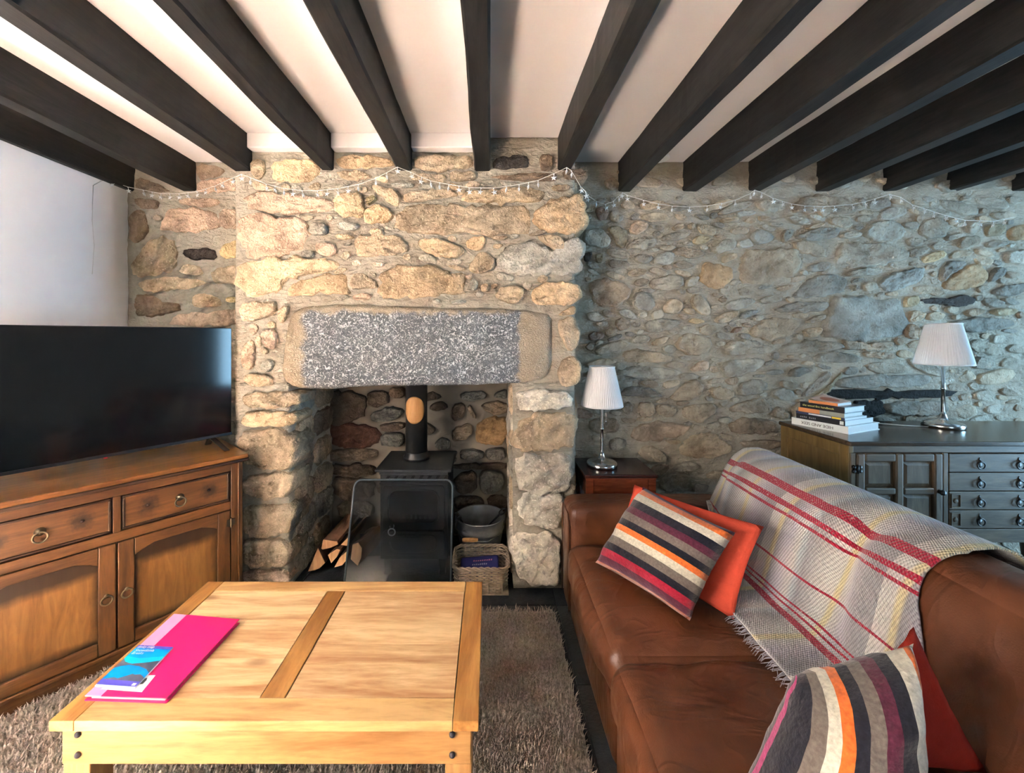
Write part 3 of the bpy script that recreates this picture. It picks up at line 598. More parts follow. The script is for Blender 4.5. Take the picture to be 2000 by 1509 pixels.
S('A','t',(920,1380),(960,1310),(1080,1290),(1200,1320),(1240,1400),(1180,1470),(1000,1460)); S('A','r',(170,1310),(230,1270),(310,1290),(290,1340),(190,1350)); S('A','t',(720,1370),(800,1320),(870,1320),(830,1370),(740,1400)); S('A','r',(1390,1290),(1440,1240),(1500,1235),(1470,1280)); S('A','d',(130,600),(200,590),(190,660),(140,670)); S('A','v',(230,610),(300,590),(290,680),(240,680)); S('A','t',(620,160),(800,140),(880,180),(840,215),(650,220)); S('A','g',(870,220),(1000,175),(1060,210),(900,240))
S('E','t',(470,180),(500,120),(650,100),(850,140),(930,190),(800,215),(620,215),(480,210)); S('E','g',(430,300),(600,245),(800,260),(1000,300),(920,345),(700,365),(520,340)); S('E','p',(1070,290),(1150,205),(1240,205),(1230,290)); S('E','g',(1370,130),(1440,20),(1600,20),(1830,90),(1780,135),(1420,155)); S('E','g',(1350,230),(1480,190),(1740,185),(1700,260),(1560,320),(1360,350)); S('E','t',(910,520),(1000,430),(1120,370),(1180,400),(1150,510),(1050,550),(920,550))
S('E','t',(1245,440),(1380,425),(1490,500),(1400,550),(1290,530)); S('E','g',(1510,440),(1570,380),(1700,355),(1775,420),(1700,480),(1530,510)); S('E','t',(620,600),(650,570),(750,570),(765,640),(740,690),(630,690)); S('E','t',(780,620),(810,590),(940,595),(945,660),(910,705),(800,670)); S('E','t',(1000,630),(1100,590),(1270,570),(1310,620),(1270,680),(1190,745),(1050,720)); S('E','b',(1450,620),(1520,570),(1720,530),(1780,580),(1780,660),(1560,660),(1460,650)); S('E','g',(1810,640),(1870,600),(1950,680),(1920,720),(1830,700))
S('E','p',(550,830),(620,770),(780,740),(950,770),(1045,780),(1060,820),(950,885),(730,910),(590,895)); S('E','t',(1000,1000),(1030,910),(1240,830),(1370,900),(1440,960),(1430,1000),(1290,1060),(1150,1060),(1020,1030)); S('E','b',(1430,790),(1500,710),(1720,710),(1880,750),(1880,830),(1700,840),(1530,850),(1450,830)); S('E','b',(1530,920),(1700,900),(1870,910),(1870,960),(1690,990),(1560,960)); S('E','t',(610,1030),(660,960),(780,960),(860,1030),(870,1100),(700,1090)); S('E','g',(920,1160),(1050,1080),(1170,1130),(1110,1175),(970,1180))
S('E','b',(170,760),(260,700),(430,720),(450,780),(400,840),(230,840)); S('E','g',(350,920),(430,880),(520,910),(500,970),(380,990)); S('E','r',(20,640),(120,620),(210,660),(200,710),(60,710)); S('E','l',(470,480),(560,420),(700,440),(860,520),(700,520),(480,510)); S('E','g',(480,600),(540,560),(570,620),(530,680),(480,650)); S('E','g',(830,1210),(1080,1200),(1080,1350),(830,1350)); S('E','L',(1790,490),(1850,440),(1990,460),(2000,540),(1880,550)); S('E','l',(1720,300),(1800,280),(1910,300),(1850,325),(1740,320)); S('E','g',(1870,200),(2000,180),(2000,215),(1900,220))
S('B','t',(80,660),(130,580),(330,565),(520,570),(580,630),(575,720),(530,790),(400,820),(200,880),(80,820),(90,740)); S('B','g',(190,170),(260,130),(420,140),(480,190),(420,235),(260,240)); S('B','b',(540,170),(650,110),(820,95),(1000,130),(1100,190),(1050,250),(850,265),(650,250),(530,230)); S('B','u',(150,450),(220,390),(290,410),(355,450),(330,500),(210,520)); S('B','g',(430,430),(460,385),(510,400),(510,450),(450,510),(425,480)); S('B','l',(530,460),(700,390),(880,370),(920,410),(880,460),(700,490))
S('B','g',(930,440),(1000,405),(1110,415),(1100,460),(950,470)); S('B','L',(1140,400),(1200,330),(1400,320),(1500,400),(1440,480),(1250,495),(1150,450)); S('B','g',(860,720),(940,520),(1100,510),(1400,540),(1500,610),(1480,660),(1200,700),(1040,735)); S('B','u',(650,720),(690,690),(830,670),(820,740),(680,760)); S('B','l',(540,940),(600,860),(720,800),(900,785),(990,870),(900,950),(700,980),(560,975)); S('B','g',(1040,900),(1060,870),(1085,890),(1050,930)); S('B','l',(800,1200),(870,1010),(1000,960),(1100,980),(1400,1000),(1480,1080),(1500,1250),(1380,1330),(1100,1345),(870,1320),(800,1260))
S('B','l',(350,1090),(500,1030),(820,1010),(790,1100),(480,1105)); S('B','g',(630,1190),(690,1150),(795,1120),(785,1170),(660,1210)); S('B','t',(600,1280),(640,1240),(770,1240),(740,1310),(650,1330)); S('B','t',(150,1270),(300,1155),(520,1160),(580,1210),(520,1300),(300,1350),(200,1320)); S('B','g',(410,1460),(440,1390),(700,1350),(930,1370),(960,1420),(700,1455)); S('B','g',(220,1000),(330,960),(430,980),(400,1020),(250,1030)); S('B','b',(380,900),(450,880),(520,870),(510,910),(420,930)); S('B','u',(60,1150),(110,1100),(200,1080),(220,1110),(100,1160))
S('B','g',(990,770),(1100,725),(1290,730),(1280,780),(1000,805)); S('B','b',(1170,1370),(1380,1355),(1370,1420),(1200,1420)); S('B','g',(440,290),(560,270),(690,350),(560,350)); S('B','b',(220,270),(330,290),(320,320),(230,320))
S('D','u',(60,1000),(250,890),(450,860),(470,900),(400,1020),(130,1090)); S('D','l',(620,960),(650,870),(720,800),(850,800),(830,860),(720,920),(640,1000)); S('D','o',(660,1010),(740,950),(900,830),(980,840),(1060,920),(1050,1000),(900,1050),(680,1070)); S('D','l',(1080,960),(1130,860),(1240,880),(1190,950),(1085,1000)); S('D','y',(290,1190),(330,1130),(420,1120),(435,1180),(380,1220),(300,1230)); S('D','d',(445,1160),(560,1140),(720,1140),(850,1110),(950,1150),(930,1190),(820,1225),(700,1200),(460,1190)); S('D','y',(460,780),(540,730),(650,700),(665,750),(600,810),(470,820))
S('D','g',(350,690),(500,670),(520,700),(440,770),(350,755)); S('D','t',(720,750),(800,700),(950,710),(880,760),(740,780)); S('D','g',(450,470),(520,410),(690,420),(690,560),(560,600),(450,560)); S('D','g',(860,530),(900,450),(980,450),(980,510),(920,560)); S('D','v',(1040,540),(1060,480),(1200,460),(1230,520),(1170,570),(1050,580)); S('D','o',(1260,540),(1290,490),(1415,470),(1500,480),(1500,600),(1280,610)); S('D','g',(1040,660),(1080,620),(1240,620),(1240,660),(1100,680)); S('D','L',(1230,740),(1300,710),(1480,700),(1480,830),(1250,830))
S('D','t',(500,1290),(560,1265),(680,1290),(660,1340),(510,1350)); S('D','t',(330,1340),(350,1255),(470,1260),(460,1340),(370,1365)); S('D','t',(860,1280),(900,1240),(1030,1240),(1020,1290),(900,1310)); S('D','l',(700,1370),(900,1335),(1200,1325),(1340,1370),(1200,1430),(850,1450)); S('D','l',(1110,1080),(1250,1010),(1480,1000),(1480,1080),(1200,1130)); S('D','v',(1110,1260),(1200,1230),(1330,1250),(1280,1300),(1140,1300))
S('G','l',(230,530),(270,505),(380,510),(400,545),(250,560)); S('G','b',(390,420),(430,400),(560,410),(420,440)); S('G','l',(440,560),(480,490),(700,490),(640,540),(500,580)); S('G','l',(570,770),(700,600),(840,520),(850,560),(750,670),(620,770)); S('G','v',(660,790),(850,640),(940,540),(960,560),(880,660),(720,800)); S('G','l',(970,520),(1010,480),(1110,480),(1110,550),(985,560)); S('G','l',(900,640),(1000,575),(1500,560),(1800,560),(1810,660),(1400,685),(950,685))
S('G','k',(850,705),(1000,695),(1400,720),(2000,700),(2000,770),(1500,790),(900,790)); S('G','k',(1080,830),(1120,805),(1360,805),(1370,960),(1100,960)); S('G','l',(1400,820),(1980,800),(1980,940),(1400,950)); S('G','g',(480,890),(530,840),(620,840),(640,960),(500,980)); S('G','b',(1570,180),(1620,60),(1700,90),(1730,160),(1680,210)); S('G','b',(970,210),(1200,250),(1450,280),(1430,315),(1050,310),(985,295)); S('G','b',(1160,330),(1450,340),(1500,400),(1200,390))  # lower near-black stone paints the dark of a hole; no opening is cut
# small stones packed between the traced ones
def fill(par, reg, tries, cols, Y, mat, w=(14, 34), h=(6, 13), d=0.014, block=(), join=None):
    x0, y0, x1, y1 = reg; mine = [u for u in used if u[2] == par.name]; cnt = 0
    for _ in range(tries):
        a, b = R.uniform(*w), R.uniform(*h); x, y = R.uniform(x0+a, x1-a), R.uniform(y0+b, y1-b); ang = R.uniform(-.35, .35)
        ring = []
        for k in range(9):
            q = 2*math.pi*k/9+R.uniform(-.25, .25); e = R.uniform(.72, 1.12)
            u, v = a*math.cos(q)*e, b*math.sin(q)*e
            ring.append((x+u*math.cos(ang)-v*math.sin(ang), y+u*math.sin(ang)+v*math.cos(ang)))
        test = [(x+(p-x)*1.14, y+(q-y)*1.2) for p, q in ring]+[(x, y)]
        bb = (x-a*1.4, y-a*1.4, x+a*1.4, y+a*1.4); bad = False
        for (p, q, r_, s_) in block:
            if any(p < t[0] < r_ and q < t[1] < s_ for t in test): bad = True; break
        if bad: continue
        for P, B, _n in mine:
            if B[2] < bb[0] or B[0] > bb[2] or B[3] < bb[1] or B[1] > bb[3]: continue
            if any(inside(P, *t) for t in test) or any(inside(test[:-1], *t) for t in P): bad = True; break
        if bad: continue
        rec = (ring, (min(p for p, q in ring), min(q for p, q in ring), max(p for p, q in ring), max(q for p, q in ring)), par.name)
        used.append(rec); mine.append(rec); cnt += 1
        stone(par, [onY(p, q, Y) for p, q in ring], (0, -1, 0), d*R.uniform(.7, 1.3), PAL[R.choice(cols)], 0.012, mat, n=14, join=join)
        if len(mine) > 262 and join is None: break
BX = [(1640, 860, 2000, 1509)]
fill(wall_back, (1140, 385, 1995, 860), 7000, 'ggtlbtgub', YR, m_slate, (20, 50), (8, 16))
fill(wall_back, (1140, 385, 1995, 860), 5000, 'ggtlbtgub', YR, m_slate, (14, 26), (6, 11))
fill(wall_back, (1140, 325, 1995, 378), 120, 'btgb', YR, m_slate, (16, 34), (8, 14))
fill(wall_back, (255, 390, 468, 640), 300, 'tpbt', YR, m_stone, (9, 22), (5, 10))
fill(wall_back, (455, 650, 480, 900), 60, 'tbb', YR, m_stone, (8, 12), (10, 20))
fill(chim, (480, 345, 1115, 590), 1200, 'tsgtp', YC, m_stone, (8, 22), (4, 9), 0.014)
fill(chim, (478, 590, 545, 745), 200, 'tsp', YC, m_stone, (7, 14), (7, 14), 0.014)
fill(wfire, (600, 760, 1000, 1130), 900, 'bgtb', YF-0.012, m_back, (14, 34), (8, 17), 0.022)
# stones outside the picture or behind furniture: one joined mass per colour
for cl in 'gtblL':
    J = MB(); fill(wall_back, (1140, 382, 1998, 870), 1500, cl, YR, m_slate, (7, 22), (4, 9), 0.011, BX, join=J); fill(wall_back, (2000, 330, 2330, 1090), 420, cl, YR, m_slate, (18, 46), (9, 20), join=J)
    fill(wall_back, (1150, 900, 2000, 1085), 260, cl, YR, m_slate, (16, 36), (8, 16), join=J); fill(wall_back, (255, 645, 475, 1085), 120, cl, YR, m_slate, (12, 34), (8, 16), join=J)
    if J.v: J.build('rubble_stones', m_slate, wall_back, smooth=True, col=Vector(PAL[cl]).lerp(MORT, .4), kind='stuff')
# inner faces of the piers
for zz in range(6):
    z0 = 0.03+zz*0.175; y0 = 2.17+R.uniform(0, .04)
    for (ya, yb) in ((y0, y0+0.2), (y0+0.23, y0+0.46)):
        z1 = z0+0.145; f = R.uniform(-.01, .01)
        stone(chim, [(XJ0, ya, z0+f), (XJ0, yb, z0), (XJ0, yb, z1), (XJ0, ya, z1+f)], (1, 0, 0), 0.022, PAL[R.choice('tbgt')], mat=m_stone)
        stone(chim, [(XJ1, ya, z0+f), (XJ1, yb, z0), (XJ1, yb, z1), (XJ1, ya, z1+f)], (-1, 0, 0), 0.012, PAL[R.choice('twgt')], mat=m_stone)
for zz in range(11):                                   # outer corners of the chimney breast
    z0 = 0.04+zz*0.205
    stone(chim, [(XB, 2.16, z0), (XB, 2.39, z0), (XB, 2.39, z0+.165), (XB, 2.16, z0+.165)], (1, 0, 0), 0.02, PAL[R.choice('tsg')])
    stone(chim, [(XA, 2.16, z0), (XA, 2.39, z0), (XA, 2.39, z0+.165), (XA, 2.16, z0+.165)], (-1, 0, 0), 0.02, PAL[R.choice('tsg')])

# lintel: one rough block spanning the opening
def lintel():
    out = [(400,562),(340,545),(290,500),(300,400),(322,230),(345,150),(400,112),(650,95),(1000,112),(1620,125),(1780,150),(1795,200),(1790,490),(1700,527),(1600,532),(1350,545),(1000,550),(780,550),(580,568),(420,567)]
    P = [onY(450+a*.35, 560+b*.35, YC) for a, b in out]; n = 90; p = resample(smoothpoly(P, 1), n)
    c = sum(p, Vector())/n; vs = []; fs = []; rings = 26
    for k in range(rings+1):
        s = 1-(k/rings)**1.0 if k else 1
        for q in p:
            v = c+(q-c)*max(s, 0.004)
            h = 0.034*min(1, (1-s)*9+0.25)+0.006*noise.noise(v*16)+0.005*noise.noise(v*45)+0.003*noise.noise(v*90)
            if k == 0: v = v+Vector((0, 0, noise.noise(v*20)*.006))
            vs.append(v+Vector((0, -h if k else -0.005, 0)))
    for k in range(rings):
        for i in range(n):
            j = (i+1) % n; fs.append((k*n+i, k*n+j, (k+1)*n+j, (k+1)*n+i))
    b0 = len(vs); vs += [q+Vector((0, 0.20, 0)) for q in p]
    for i in range(n): j = (i+1) % n; fs.append((i, b0+i, b0+j, j))
    fs.append(tuple(range(b0, b0+n)))
    o = MB().add(vs, fs).build('lintel', m_lintel, chim, smooth=True); o['label'] = 'long rough grey granite lintel over the fireplace'
lintel()

# ------------------------------------------------------------------ soft shapes
def softbox(lo, hi, r, n=14, puff=0.0, wr=0.0, lean=0.0, seed=0, wscale=6):
    lo, hi = Vector(lo), Vector(hi); c = (lo+hi)/2; h = (hi-lo)/2; mb = MB(); vs = []; fs = []; key = {}
    def vid(u):
        k = tuple(round(q, 5) for q in u)
        if k in key: return key[k]
        p = Vector((u[0]*h.x, u[1]*h.y, u[2]*h.z)); inn = Vector([max(-(h[i]-r), min(h[i]-r, p[i])) for i in range(3)])
        d = p-inn
        if d.length > 1e-9: p = inn+d.normalized()*r
        nrm = d.normalized() if d.length > 1e-9 else Vector((0, 0, 1))
        f = (1-u[0]**2)*(1-u[1]**2) if abs(u[2]) > .999 else (1-u[1]**2)*(1-u[2]**2) if abs(u[0]) > .999 else (1-u[0]**2)*(1-u[2]**2)
        p += nrm*(puff*f + wr*noise.noise((p.x*wscale+seed, p.y*wscale*1.6, p.z*wscale)) + wr*.5*abs(noise.noise((p.x*wscale*2+seed, p.y*wscale*3, p.z*wscale*2))))
        p.x += lean*(p.z+h.z)
        key[k] = len(vs); vs.append(p+c); return key[k]
    L = [math.sin((-1+2*i/n)*math.pi/2) for i in range(n+1)]
    for ax in range(3):
        for sg in (-1, 1):
            for i in range(n):
                for j in range(n):
                    q = []
                    for (a, b) in ((i,j), (i+1,j), (i+1,j+1), (i,j+1)):
                        u = [0,0,0]; u[ax] = sg; u[(ax+1) % 3] = L[a]; u[(ax+2) % 3] = L[b]; q.append(vid(u))
                    fs.append(tuple(q) if sg > 0 else tuple(q[::-1]))
    return mb.add(vs, fs)
def pillow(TL, TR, BR, BL, th, name, mat, parent=None, n=22, sag=0.05, seed=0, swap=False, asym=0.55, pw=2.6):
    TL, TR, BR, BL = map(Vector, (TL, TR, BR, BL)); N = ((TR-TL).cross(BL-TL)).normalized()
    if N.y > 0: N = -N
    vs = []; uv = []; fs = []; idx = {}
    for side in (1, -1):
        for j in range(n+1):
            for i in range(n+1):
                if side < 0 and (i in (0, n) or j in (0, n)): idx[side, i, j] = idx[1, i, j]; continue
                u, v = i/n, j/n; a, b = 2*u-1, 2*v-1
                uu = 0.5+0.5*a*(1-sag*(1-b*b)); vv = 0.5+0.5*b*(1-sag*(1-a*a))
                p = TL.lerp(TR, uu).lerp(BL.lerp(BR, uu), vv)
                t = ((1-abs(a)**pw)*(1-abs(b)**pw))**0.6
                k = th*(asym if side > 0 else 1-asym)
                d = N*(side*k*t) + N*(0.010*noise.noise((a*2+seed, b*2, side)))*(t+.15) + N*0.006*noise.noise((a*5+seed, b*5, side))
                idx[side, i, j] = len(vs); vs.append(p+d); uv.append((v, u) if swap else (u, v))
    for side in (1, -1):
        for j in range(n):
            for i in range(n):
                q = (idx[side,i,j], idx[side,i+1,j], idx[side,i+1,j+1], idx[side,i,j+1]); fs.append(q if side < 0 else q[::-1])
    mb = MB().add(vs, fs); mb.uv = uv
    return mb.build(name, mat, parent, smooth=True)

# ------------------------------------------------------------------ rug
def rug():
    x0, x1, y0, y1 = -1.80, 0.315, -0.60, 1.925
    e = thing('shag_rug', 'beige brown shag pile rug on the slate floor under the coffee table', 'rug')
    bx('backing', (x0, y0, 0.0), (x1, y1, 0.010), m_rug, e)
    vs = []; fs = []; rr = R.random
    for _ in range(170000):
        x, y = x0+rr()*(x1-x0), y0+rr()*(y1-y0); a = rr()*6.283; hh = 0.016+rr()*0.016; w_ = 0.0011+rr()*0.0011
        l = 0.006+rr()*0.020; dx, dy = math.cos(a), math.sin(a); lx, ly = dx*l, dy*l
        b = len(vs)
        vs += [(x-dy*w_, y+dx*w_, .008), (x+dy*w_, y-dx*w_, .008), (x+lx*.45+dy*w_, y+ly*.45-dx*w_, .008+hh*.7), (x+lx*.45-dy*w_, y+ly*.45+dx*w_, .008+hh*.7), (x+lx, y+ly, .008+hh)]
        fs += [(b, b+1, b+2, b+3), (b+3, b+2, b+4)]
    MB().add(vs, fs).build('pile', m_rug, e, kind='stuff')
rug()

# ------------------------------------------------------------------ television cabinet
ca = math.radians(49); cab = thing('television_cabinet', 'oak cabinet with two drawers and two doors standing across the corner', 'cabinet', (-1.475-.0165, 1.62-.019, 0.011), ca)
bx('body', (-0.44, 0.018, 0.05), (0.44, 0.42, 0.732), m_oakv, cab)
bx('top', (-0.47, -0.022, 0.735), (0.47, 0.43, 0.757), m_oaktop, cab, 0.006)
bx('top_edge', (-0.472, -0.026, 0.722), (0.472, 0.0, 0.737), m_oakdark, cab, 0.005)
bx('plinth', (-0.45, 0.004, 0.0), (0.45, 0.42, 0.062), m_oak, cab, 0.006)
bx('plinth_moulding', (-0.452, -0.004, 0.05), (0.452, 0.02, 0.068), m_oak, cab, 0.006)
bx('top_rail', (-0.40, 0.0, 0.684), (0.40, 0.02, 0.724), m_oak, cab, 0.002)
bx('middle_rail', (-0.40, 0.0, 0.502), (0.40, 0.02, 0.540), m_oak, cab, 0.002)
bx('centre_post', (-0.012, 0.0, 0.540), (0.012, 0.02, 0.684), m_oakv, cab, 0.002)
for s in (-1, 1):
    bx('corner_post', (s*0.425-0.025, 0.0, 0.068), (s*0.425+0.025, 0.03, 0.724), m_oakv, cab, 0.003)
    bx('corner_bead', (s*0.432-0.004, -0.006, 0.068), (s*0.432+0.004, 0.004, 0.724), m_oakv, cab, 0.003)
    xa, xb = (0.017, 0.393) if s > 0 else (-0.393, -0.017)
    dr = bx('drawer', (xa, 0.006, 0.545), (xb, 0.03, 0.680), m_drawer, cab, 0.002)
    for (p, q) in (((xa, 0.001, 0.545), (xb, 0.008, 0.553)), ((xa, 0.001, 0.672), (xb, 0.008, 0.680)), ((xa, 0.001, 0.553), (xa+.008, 0.008, 0.672)), ((xb-.008, 0.001, 0.553), (xb, 0.008, 0.672))):
        bx('bead', p, q, m_oakdark, dr, 0.002)
    xc = (xa+xb)/2
    def ring(par, x, z, r=0.019):
        o = MB().lathe([(0.0, 0.012), (0.016, 0.012), (0.016, 0.006), (0.010, 0.0), (0.006, -0.008), (0.0, -0.010)], (x, 0, z+r*0.9), 16, 'y')
        o.torus((x, -0.008, z), r, 0.0034); return o.build('ring_pull', m_brass, par, smooth=True)
    ring(dr, xc, 0.600)
    for ddx in (-0.108, 0.108):
        MB().lathe([(0.0, 0.008), (0.006, 0.008), (0.005, 0.002), (0.0, 0.001)], (xc+ddx, 0, 0.617), 10, 'y').build('peg', m_oakdark, dr, smooth=True)
    da, db = (0.002, 0.398) if s > 0 else (-0.398, -0.002); z0, z1 = 0.072, 0.498
    do = bx('door', (da, 0.010, z0), (db, 0.026, z1), m_panel, cab, 0.001)
    fw = 0.052; y0, y1 = -0.003, 0.012
    bx('stile', (da, y0, z0), (da+fw, y1, z1), m_oakv, do, 0.005); bx('stile', (db-fw, y0, z0), (db, y1, z1), m_oakv, do, 0.005)
    bx('bottom_rail', (da+fw, y0, z0), (db-fw, y1, z0+fw), m_oak, do, 0.005)
    arc = [(da+fw, z1), (db-fw, z1)]; nseg = 14; L_ = db-da-2*fw
    for i in range(nseg+1):
        t = 1-i/nseg; e_ = min(t, 1-t); dip = 0.030*(1-min(1, e_/0.22)**0.8); arc.append((da+fw+L_*t, z1-0.040-dip))
    MB().prism([(a, y0, b) for a, b in arc], (0, y1-y0, 0)).build('arched_rail', m_oak, do, bevel=0.003)
    ring(do, (0.030 if s > 0 else -0.030), 0.285, 0.017)
    for hz in (0.44, 0.13):
        x = s*0.399
        o = MB().box((x-0.016, -0.006, hz-0.016), (x-0.004, -0.002, hz+0.016)).box((x+0.004, -0.006, hz-0.016), (x+0.016, -0.002, hz+0.016)).lathe([(0.004, -0.022), (0.004, 0.022)], (x, -0.005, hz), 10)
        o.build('hinge', m_brass, do)

# television --------------------------------------------------------
ta = math.atan2(0.811, 0.585); tv = thing('television', 'large flat black television standing on the oak cabinet', 'television', (-1.345-0.5*0.97*0.585, 2.09-0.5*0.97*0.811, 0.768), ta)
hw = 0.485
bx('casing', (-hw, 0.004, 0.055), (hw, 0.03, 0.612), m_tv, tv, 0.004); bx('rear_hump', (-0.34, 0.028, 0.09), (0.34, 0.065, 0.42), m_tv, tv, 0.01)
bx('screen', (-hw+0.004, 0.0, 0.068), (hw-0.004, 0.006, 0.608), m_screen, tv)
bx('bottom_bezel', (-hw, -0.002, 0.055), (hw, 0.006, 0.068), m_tv, tv, 0.001)
bx('standby_light', (-0.006, -0.003, 0.050), (0.006, 0.004, 0.055), m_red_led, tv)
for s in (-1, 1):
    x = s*0.395
    o = MB().hexa([(x-.012, -.01, .055), (x+.012, -.01, .055), (x+.012, .03, .055), (x-.012, .03, .055)], [(x-.012+s*.03, -.10, .0), (x+.012+s*.03, -.10, .0), (x+.012+s*.03, -.085, .006), (x-.012+s*.03, -.085, .006)][::1])
    o.hexa([(x-.012, .0, .055), (x+.012, .0, .055), (x+.012, .03, .055), (x-.012, .03, .055)], [(x-.012+s*.02, .105, .0), (x+.012+s*.02, .105, .0), (x+.012+s*.02, .12, .0), (x-.012+s*.02, .12, .0)])
    o.build('foot', m_tv, tv)

# ------------------------------------------------------------------ coffee table
tb = thing('coffee_table', 'golden wood coffee table with panelled top and iron studs', 'coffee table', (0, 0, 0.011))
zt = 0.439; zb = 0.414; tx0, tx1, ty0, ty1 = -1.017, -0.024, 0.922, 1.446
bx('top_board', (tx0+.058, ty0, zb), (tx1-.06, ty0+.060, zt), m_pine, tb, 0.002)
bx('top_board', (tx0+.058, ty1-.052, zb), (tx1-.06, ty1, zt), m_pine, tb, 0.002)
bx('end_board', (tx0, ty0, zb), (tx0+.0572, ty1, zt), m_piney, tb, 0.002); bx('end_board', (tx1-.0592, ty0, zb), (tx1, ty1, zt), m_piney, tb, 0.002)
bx('centre_board', (-0.563, ty0+.061, zb), (-0.503, ty1-.053, zt), m_piney, tb, 0.002)
for (xa, xb, cuts) in ((tx0+.0590, -0.5650, (ty0+.061, 1.105, 1.255, ty1-.053)), (-0.5005, tx1-.0620, (ty0+.061, 1.085, 1.155, ty1-.053))):
    for a, b in zip(cuts, cuts[1:]): bx('panel_plank', (xa, a+.0004, zb), (xb, b-.0004, zt-0.0015), m_pinep, tb, 0.0008)
bx('under_frame', (tx0+.05, ty0+.05, zb-.012), (tx1-.05, ty1-.05, zb), m_oakdark, tb)
for (xa, xb, yc) in ((tx0+.014, tx1-.018, ty0+.016), (tx0+.014, tx1-.018, ty1-.036)):
    bx('apron', (xa, yc, 0.322), (xb, yc+.02, zb-.0005), m_apron, tb, 0.002)
bx('apron', (tx0+.016, ty0+.04, 0.322), (tx0+.036, ty1-.04, zb-.0005), m_piney, tb, 0.002); bx('apron', (tx1-.038, ty0+.04, 0.322), (tx1-.018, ty1-.04, zb-.0005), m_piney, tb, 0.002)
for sx in (0, 1):
    for sy in (0, 1):
        xa = tx0+.012 if sx == 0 else tx1-.080; ya = ty0+.018 if sy == 0 else ty1-.080
        bx('leg', (xa, ya+.002, 0), (xa+.064, ya+.062, 0.413), m_pinez, tb, 0.003)
    for zz in (0.394, 0.346):
        px = tx0+.053 if sx == 0 else tx1-.062
        MB().lathe([(0.0, -.0005), (.0075, -.0005), (.0068, -.004), (.004, -.0065), (0.0, -.0075)], (px, ty0+.016, zz), 14, 'y').build('stud', m_stud, tb, smooth=True)
# folder and map
zf = 0.450
fc = [onZ(*p, zf+.014) for p in ((340,1197), (468,1208), (325,1362), (165,1357))]     # back-left, back-right, front-right, front-left
fo = thing('ring_folder', 'bright pink plastic folder lying on the coffee table', 'folder')
def quadslab(p, z0, z1, name, mat, par, bev=0.0):
    return MB().hexa([(q.x, q.y, z0) for q in p][::-1], [(q.x, q.y, z1) for q in p][::-1]).build(name, mat, par, bevel=bev)
A, B, Cc, D = fc
sp_ = lambda t: (A.lerp(B, t), D.lerp(Cc, t))
quadslab([A, B, Cc, D], zf, zf+.002, 'back_cover', m_pink, fo)
a0, d0 = sp_(.06); b0, c0 = sp_(.96)
quadslab([a0.lerp(d0, .02), b0.lerp(c0, .02), b0.lerp(c0, .98), a0.lerp(d0, .98)], zf+.002, zf+.009, 'papers', m_paper, fo)
a1, d1 = sp_(.20); 
quadslab([a1, B, Cc, d1], zf+.0112, zf+.0132, 'front_cover', m_pink, fo, 0.0006)
quadslab([A, a1, d1, D], zf+.0100, zf+.0128, 'spine', m_pinkl, fo, 0.001)
st = [onZ(*p, zf+.0136) for p in ((248,1318), (304,1318), (277,1351), (196,1345))]
lab = quadslab(st, zf+.0132, zf+.0136, 'sticker', m_paper, fo)
hx = [onZ(*p, zf+.0137) for p in ((270,1331), (278,1326), (288,1323), (286,1328), (279,1335), (272,1336))]
MB().prism([(q.x, q.y, zf+.01362) for q in hx][::-1], (0, 0, .00012)).build('sticker_mark', m_darktext, lab)
mp = [onZ(*p, zf+.0175) for p in ((271,1259), (338,1263), (263,1343), (185,1338))]
ma = thing('folded_map', 'small blue folded map with mountain cover lying on the pink folder', 'map')
quadslab(mp, zf+.0138, zf+.0172, 'pages', m_paper, ma)
mA, mB_, mC, mD = mp
def muv(u, v): return mA.lerp(mB_, u).lerp(mD.lerp(mC, u), v)
def mpoly(pts, lev, name, mat): return MB().prism([(muv(u, v).x, muv(u, v).y, zf+.0172+lev*.00012) for u, v in pts][::-1], (0, 0, .0001)).build(name, mat, ma)
mpoly([(0,0), (1,0), (1,.97), (0,.97)], 0, 'cover', m_sky)
mpoly([(0,.30), (.4,.33), (1,.25), (1,.42), (.5,.46), (0,.50)], 1, 'cover_print', m_cyan)
mpoly([(0,.36), (.12,.44), (.35,.475), (.6,.44), (1,.36), (1,.66), (.85,.58), (.6,.52), (.3,.50), (.12,.55), (0,.60)], 2, 'cover_print', m_rock)
mpoly([(0,.86), (.15,.82), (.25,.80), (.36,.82), (.5,.76), (.62,.70), (.70,.72), (.82,.70), (.92,.74), (1,.78), (1,.97), (0,.97)], 2, 'cover_print', m_rock)
mpoly([(0,0), (1,0), (1,.075), (0,.075)], 3, 'cover_print', m_indigo); mpoly([(0,.86), (1,.86), (1,.97), (0,.97)], 3, 'cover_print', m_indigo)
mpoly([(.86,.90), (.95,.90), (.95,.955), (.86,.955)], 4, 'cover_print', m_paper)
mX = (mB_-mA); mY = (mA-mD)
text('map_lettering', 'dinky map', 0.0115, m_lighttext, ma, muv(.27, .045)+Vector((0,0,.0005)), mX, mY, 0.0001)
text('map_lettering', 'Snowdonia', 0.012, m_lighttext, ma, muv(.33, .135)+Vector((0,0,.0005)), mX, mY, 0.0001)
text('map_lettering', 'Breaks', 0.012, m_lighttext, ma, muv(.22, .215)+Vector((0,0,.0005)), mX, mY, 0.0001)

